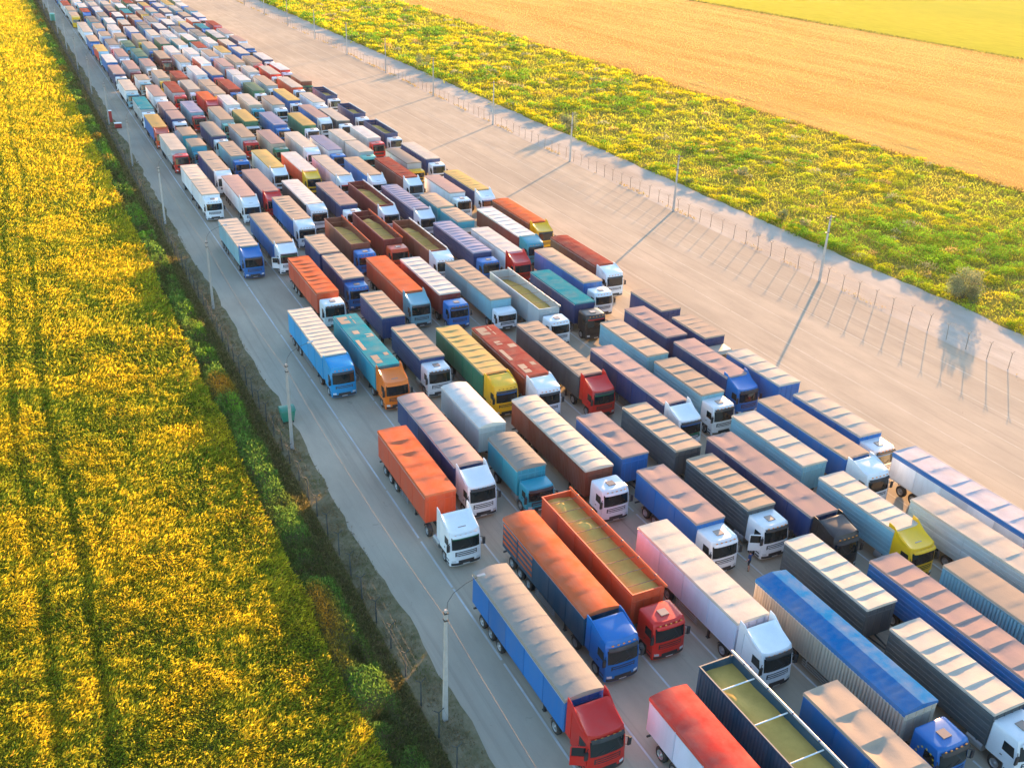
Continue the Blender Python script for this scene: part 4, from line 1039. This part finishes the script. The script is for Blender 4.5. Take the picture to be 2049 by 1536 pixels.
# crop field on the left: yellowing plants with two wheel tracks
def tram(x, y):
    w = .35 * np.sin(y * .045) + .25 * np.sin(y * .11 + 1)
    c1 = -4.05 + w + np.clip((y - 75) * .004, 0, 1.6); c2 = -1.1 + w * .8 + np.clip((y - 75) * .004, -.2, 1.6) - .5 * np.exp(-((y - 105) / 25) ** 2)
    return np.maximum(np.exp(-((x - c1) / .5) ** 2), np.exp(-((x - c2) / .42) ** 2)) * np.clip(.35 + 1.1 * vnoise(x, y, 5, 77), 0, 1)
x, y, s = scatter(-13, 12.9, [(30, 62, 250, .82), (62, 95, 165, 1.0), (95, 150, 70, 1.45), (150, 240, 28, 2.15), (240, 480, 10, 3.5)])
x2, y2, s2 = scatter(-45, -13, [(30, 120, 8, 3), (120, 480, 2, 5)])
x, y, s = np.concatenate([x, x2]), np.concatenate([y, y2]), np.concatenate([s, s2])
edge = 12.75 + 1.1 * (fbm(x * 0, y, 5, 70) - .5)
keep = x < edge; x, y, s = x[keep], y[keep], s[keep]
tr = tram(x, y); patch = fbm(x, y, 4.5, 3); fine = vnoise(x, y, .55, 9)
hh = (1.15 + .35 * (patch - .5) + .32 * (fine - .5)) * (1 - .25 * tr)
lev = nrg.random(len(x)) ** .45
z = np.maximum(.05, hh * lev - .25 * s ** .3)
yel = np.clip((patch - .33) * 2.4 + (fine - .5) * 1.0 + nrg.normal(0, .28, len(x)), 0, 1) * np.clip(lev * 1.6 - .35, 0, 1) * (1 - .4 * tr)
edgef = np.clip((x - 8.5) / 4.5, 0, 1); far = np.clip((y - 90) / 150, 0, 1)
yel = np.clip(yel * (1 - .2 * edgef * (1 - far)) + .35 * far * (1 - tr), 0, 1)
col = lerp(A3(.27, .34, .03), A3(.72, .56, .03), yel) * nrg.uniform(.75, 1.2, len(x))[:, None]
br = nrg.random(len(x)) < .04 + .10 * edgef; col[br] = A3(.50, .31, .05) * nrg.uniform(.6, 1.2, br.sum())[:, None]
az = np.radians(-50) + (vnoise(x, y, 3.5, 21) - .5) * 3.2 + nrg.normal(0, .7, len(x))
o = blades('crop', x, y, z, nrg.uniform(.24, .48, len(x)) * s ** .75, nrg.uniform(.05, .10, len(x)) * s, az, np.abs(nrg.normal(.85, .35, len(x))), col)
tag(o, 'dense yellowing crop plants covering the field beside the ditch', 'crop', kind='stuff')
# weeds along the ditch
x, y, s = scatter(12.6, 16.3, [(30, 70, 190, 1), (70, 130, 90, 1.4), (130, 240, 34, 2.2), (240, 480, 10, 4)])
cl = fbm(x * 1.6, y, 3.2, 41); clump = np.clip((cl - .30) * 3.2, 0, 1); band = np.exp(-((x - 13.85) / 1.25) ** 4)
hh = .12 + 1.25 * clump * band + .12 * vnoise(x, y, .6, 5)
z = hh * nrg.random(len(x)) ** .6
g = lerp(A3(.13, .14, .045), A3(.13, .24, .045), np.clip(clump * band * 1.5, 0, 1)); br = vnoise(x, y, 6, 44)
t = np.clip((br - .66) * 5, 0, 1) * clump * band; g = g * (1 - t[:, None]) + A3(.50, .24, .03)[None, :] * t[:, None]
lime = np.clip((vnoise(x, y, 5, 47) - .72) * 6, 0, 1) * clump * band; g = g * (1 - lime[:, None]) + A3(.22, .42, .03)[None, :] * lime[:, None]
dry = (x > 15.2) * .6 * nrg.random(len(x)); g = g * (1 - dry[:, None]) + A3(.26, .20, .10)[None, :] * dry[:, None]
o = blades('ditch_weeds', x, y, z, nrg.uniform(.14, .34, len(x)) * s ** .7, nrg.uniform(.05, .11, len(x)) * s, nrg.uniform(0, 6.28, len(x)), np.abs(nrg.normal(.7, .4, len(x))), g * nrg.uniform(.6, 1.35, len(x))[:, None])
tag(o, 'mixed green weeds growing along the ditch beside the crop', 'weeds', kind='stuff')
# dry tufts on the verge
x, y, s = scatter(16.2, 18.5, [(30, 70, 190, .9), (70, 150, 80, 1.3), (150, 480, 9, 3.2)])
d = vnoise(x, y, 1.1, 61); k = nrg.random(len(x)) < d * 1.1 * np.clip((18.7 - x) / 1.3, .15, 1); x, y, s, d = x[k], y[k], s[k], d[k]
g = lerp(A3(.25, .19, .10), A3(.12, .15, .045), np.clip((vnoise(x, y, 2.2, 62) - .35) * 2, 0, 1))
o = blades('verge_grass', x, y, x * 0 + .01, nrg.uniform(.10, .28, len(x)) * s ** .6, nrg.uniform(.03, .07, len(x)) * s, nrg.uniform(0, 6.28, len(x)), np.abs(nrg.normal(.6, .35, len(x))), g * nrg.uniform(.6, 1.4, len(x))[:, None])
tag(o, 'sparse dry grass tufts on the verge under the lamp posts', 'grass', kind='stuff')
# scrub strip on the right: many rounded clumps over a thin layer of dry grass
nc = 5200
cy = 58 + 425 * nrg.random(nc) ** 1.5; cx = nrg.uniform(103.8, 160.5, nc)
cx = np.where(nrg.random(nc) < .10, nrg.uniform(103.8, 106.0, nc), cx)
greenp = np.exp(-(((cx - 113) / 7.5) ** 2 + ((cy - 97) / 10) ** 2)) + np.exp(-(((cx - 127) / 8) ** 2 + ((cy - 96) / 10) ** 2)) + .9 * np.exp(-(((cx - 126) / 6) ** 2 + ((cy - 150) / 7) ** 2)) + .8 * np.exp(-(((cx - 130) / 6) ** 2 + ((cy - 205) / 9) ** 2))
greenp = np.clip(greenp + np.clip((fbm(cx, cy, 15, 95) - .62) * 5, 0, 1) * .8, 0, 1)
dense = fbm(cx * 1.2, cy, 11, 83)
keep = nrg.random(nc) < np.clip(.25 + 1.6 * (dense - .3) + greenp, .12, 1); cx, cy, greenp, dense = cx[keep], cy[keep], greenp[keep], dense[keep]; nc = len(cx)
u_ = nrg.random(nc); isg = nrg.random(nc) < .12 + .85 * greenp
crad = np.where(isg, nrg.uniform(.7, 1.7, nc), nrg.uniform(.45, 1.35, nc)) * (1 + (cy > 200) * .35); chgt = crad * np.where(isg, nrg.uniform(.55, .9, nc), nrg.uniform(.4, .75, nc))
ccol = lerp(A3(.22, .36, .02), A3(.54, .50, .014), np.clip(dense * 1.6 - .38 + np.clip((cy - 110) / 260, 0, .4) + nrg.normal(0, .22, nc), 0, 1))
gcol = lerp(A3(.085, .235, .02), A3(.19, .37, .02), nrg.random(nc)); ccol = np.where(isg[:, None], gcol, ccol)
dryc = u_ > .965; ccol[dryc] = A3(.48, .36, .13); greyc = (u_ < .035); ccol[greyc] = A3(.26, .29, .17)
ccol *= nrg.uniform(.75, 1.2, nc)[:, None]
per = np.clip(11000 / cy * crad ** 1.3, 18, 190).astype(int); k = np.repeat(np.arange(nc), per); n = len(k)
a_ = nrg.uniform(0, 6.28, n); rr = np.sqrt(nrg.random(n)); zz = np.sqrt(np.clip(1 - rr ** 2, 0, 1)) * nrg.uniform(.6, 1.05, n)
wob = 1 + .3 * np.sin(a_ * 3 + k) + .2 * np.sin(a_ * 5 + k * 2.3)
x = cx[k] + rr * crad[k] * wob * np.cos(a_); y = cy[k] + rr * crad[k] * wob * np.sin(a_); z = zz * chgt[k]
sc = np.clip(cy[k] / 75, 1, 5.5) ** .8
o = blades('scrub', x, y, z, nrg.uniform(.13, .28, n) * sc, nrg.uniform(.06, .12, n) * sc, a_ + nrg.normal(0, .8, n), np.abs(nrg.normal(.65, .4, n)), ccol[k] * nrg.uniform(.72, 1.28, n)[:, None])
tag(o, 'yellow-flowering scrub and green weeds covering the strip past the gravel track', 'scrub', kind='stuff')
x, y, s = scatter(103.2, 161, [(58, 110, 9, 1.5), (110, 180, 6, 2.0), (180, 300, 3, 3.0), (300, 480, 1.2, 5)])
edge = 103.7 + 1.6 * (fbm(x * 0, y, 6, 71) - .5); k = x > edge; x, y, s = x[k], y[k], s[k]
g = lerp(A3(.50, .42, .05), A3(.32, .43, .028), fbm(x, y, 7, 88) * 1.4 - .2)
o = blades('dry_grass', x, y, x * 0, nrg.uniform(.2, .4, len(x)) * s ** .7, nrg.uniform(.05, .10, len(x)) * s, nrg.uniform(0, 6.28, len(x)), np.abs(nrg.normal(.75, .4, len(x))), g * nrg.uniform(.7, 1.3, len(x))[:, None])
tag(o, 'thin dry grass on the bare ground between the scrub clumps', 'grass', kind='stuff')
# weeds in the right fence line
x, y, s = scatter(93.0, 94.1, [(48, 120, 10, 1), (120, 260, 9, 1.8), (260, 480, 4, 3)])
k = vnoise(x, y, 4, 101) > .52; x, y, s = x[k], y[k], s[k]
o = blades('fence_line_weeds', x, y, x * 0, nrg.uniform(.12, .4, len(x)) * s ** .5, nrg.uniform(.04, .08, len(x)) * s, nrg.uniform(0, 6.28, len(x)), np.abs(nrg.normal(.5, .3, len(x))), lerp(A3(.30, .20, .07), A3(.26, .25, .04), nrg.random(len(x))))
tag(o, 'thin dry weeds along the foot of the pale fence posts', 'weeds', kind='stuff')
# straw rows on the harvested field
mb = MB(); xx = 164.0
while xx < 308:
    wv = rng.uniform(.5, 1.1); hgt = rng.uniform(.04, .11); P = []; a = 0
    for yy in np.arange(60, 640, 3.2):
        a = a * .8 + rng.uniform(-.18, .18); q = hgt * max(.03, rng.uniform(.1, 1.2)) * (1 if vnoise(np.array([xx]), np.array([yy]), 18, 120)[0] > .35 else .15)
        P.append([(xx + a - wv, yy, .0), (xx + a - wv * .3, yy, q), (xx + a + wv * .35, yy, q * .85), (xx + a + wv, yy, .0)])
    mb.grid(P, smooth=False, flip=True); xx += rng.uniform(3.2, 6.5)
o = obj('straw_rows', mb.mesh('straw_rows', [M['stubble']])); tag(o, 'low rows of loose straw lying along the harvested field', 'straw', kind='stuff')
x, y, s = scatter(160.6, 311, [(90, 200, 4, 1.8), (200, 480, 1.5, 3)])
o = blades('stubble', x, y, x * 0, nrg.uniform(.10, .2, len(x)) * s ** .6, nrg.uniform(.05, .1, len(x)) * s, nrg.uniform(0, 6.28, len(x)), np.abs(nrg.normal(.5, .3, len(x))), A3(.56, .37, .12)[None, :] * nrg.uniform(.8, 1.15, len(x))[:, None])
tag(o, 'short golden stubble standing on the harvested field', 'stubble', kind='stuff')
x, y, s = scatter(158.6, 161.2, [(90, 220, 10, 2), (220, 480, 5, 3.5)])
o = blades('field_margin_grass', x, y, x * 0, nrg.uniform(.3, .6, len(x)) * s ** .4, nrg.uniform(.05, .1, len(x)) * s, nrg.uniform(0, 6.28, len(x)), np.abs(nrg.normal(.5, .3, len(x))), lerp(A3(.09, .10, .03), A3(.22, .16, .05), nrg.random(len(x))))
tag(o, 'dark grassy margin between the scrub and the harvested field', 'grass', kind='stuff')
x, y, s = scatter(310.4, 313.0, [(150, 300, 5, 2.5), (300, 520, 3, 4)])
o = blades('field_margin_grass', x, y, x * 0, nrg.uniform(.3, .6, len(x)) * s ** .5, nrg.uniform(.05, .1, len(x)) * s, nrg.uniform(0, 6.28, len(x)), np.abs(nrg.normal(.5, .3, len(x))), lerp(A3(.07, .11, .02), A3(.16, .16, .03), nrg.random(len(x))))
tag(o, 'dark grassy margin between the harvested field and the young crop', 'grass', kind='stuff')
# separate shrubs
def shrub(x0, y0, r, h, c, label, n=1500):
    root = empty('shrub', (x0, y0, 0)); tag(root, label, 'shrub', 'shrubs at the edge of the gravel track')
    mb = MB()
    for q in range(6):
        a = q * 1.05 + rng.random(); mb.tube((0.05 * math.cos(a), .05 * math.sin(a), -.05), (.5 * r * math.cos(a), .5 * r * math.sin(a), h * rng.uniform(.45, .7)), .05, .015, 6)
    obj('trunk', mb.mesh('shrub_stems', [M['frame']]), root)
    nc = 26; ca = nrg.uniform(0, 6.28, nc); cz = nrg.uniform(.12, .82, nc); cr = r * np.sqrt(np.clip(1 - ((cz - .42) / .6) ** 2, .05, 1)) * nrg.uniform(.35, .82, nc)
    k = nrg.integers(0, nc, n); v = nrg.normal(0, 1, (n, 3)); v /= np.linalg.norm(v, axis=1)[:, None]; rad = r * .34 * nrg.random(n) ** .4
    px = cr[k] * np.cos(ca[k]) + v[:, 0] * rad; py = cr[k] * np.sin(ca[k]) + v[:, 1] * rad; pz = np.maximum(.05, cz[k] * h + v[:, 2] * rad)
    col = A3(*c)[None, :] * (nrg.uniform(.6, 1.35, nc)[k] * nrg.uniform(.75, 1.25, n))[:, None]
    cr_ = blades('crown', px, py, pz, nrg.uniform(.14, .3, n), nrg.uniform(.06, .13, n), nrg.uniform(0, 6.28, n), np.abs(nrg.normal(.8, .45, n)), col, root)
    return root
gg = (.15, .205, .125)
shrub(106.2, 81.0, 2.6, 3.9, gg, 'large round grey-green shrub beside the gravel track opposite the fence', 5200)
shrub(105.4, 184.6, 2.1, 4.4, gg, 'rounded grey-green shrub by the track, near a power pole across it', 3000)
shrub(105.6, 267.8, 2.6, 4.5, gg, 'distant round grey-green shrub at the scrub edge by the track', 2600)
shrub(106.4, 116.8, .9, 1.9, (.16, .22, .11), 'narrow dark grey-green shrub at the scrub edge by the track', 900)
shrub(112.0, 84.5, 1.1, 1.6, (.34, .33, .17), 'pale straw-green shrub standing amid dark green weeds', 900)
shrub(117.5, 141, 1.3, 1.9, gg, 'low grey-green shrub among yellow scrub, well back from the track', 800)
shrub(108.2, 113.5, .9, 1.1, (.40, .36, .24), 'small pale dry shrub beside the narrow dark shrub', 600)
shrub(104.9, 139.5, .8, 1.2, (.18, .26, .08), 'small green shrub on the scrub edge by the track', 600)

# ---------------------------------------------------------------- evening air
mb = MB(); mb.box(-1600, 2600, -900, 3600, -1.2, 46.5)
m, nt, p = mat('evening_haze'); nt.nodes.remove(p)
pv = N(nt, 'ShaderNodeVolumePrincipled'); pv.inputs['Color'].default_value = (.90, .90, .88, 1); pv.inputs['Density'].default_value = .000032; pv.inputs['Anisotropy'].default_value = .6
nt.links.new(pv.outputs[0], nt.nodes['Material Output'].inputs['Volume'])
hz = obj('haze', mb.mesh('haze', [m])); tag(hz, 'thin warm evening haze over the whole lot and fields', 'haze', kind='stuff')
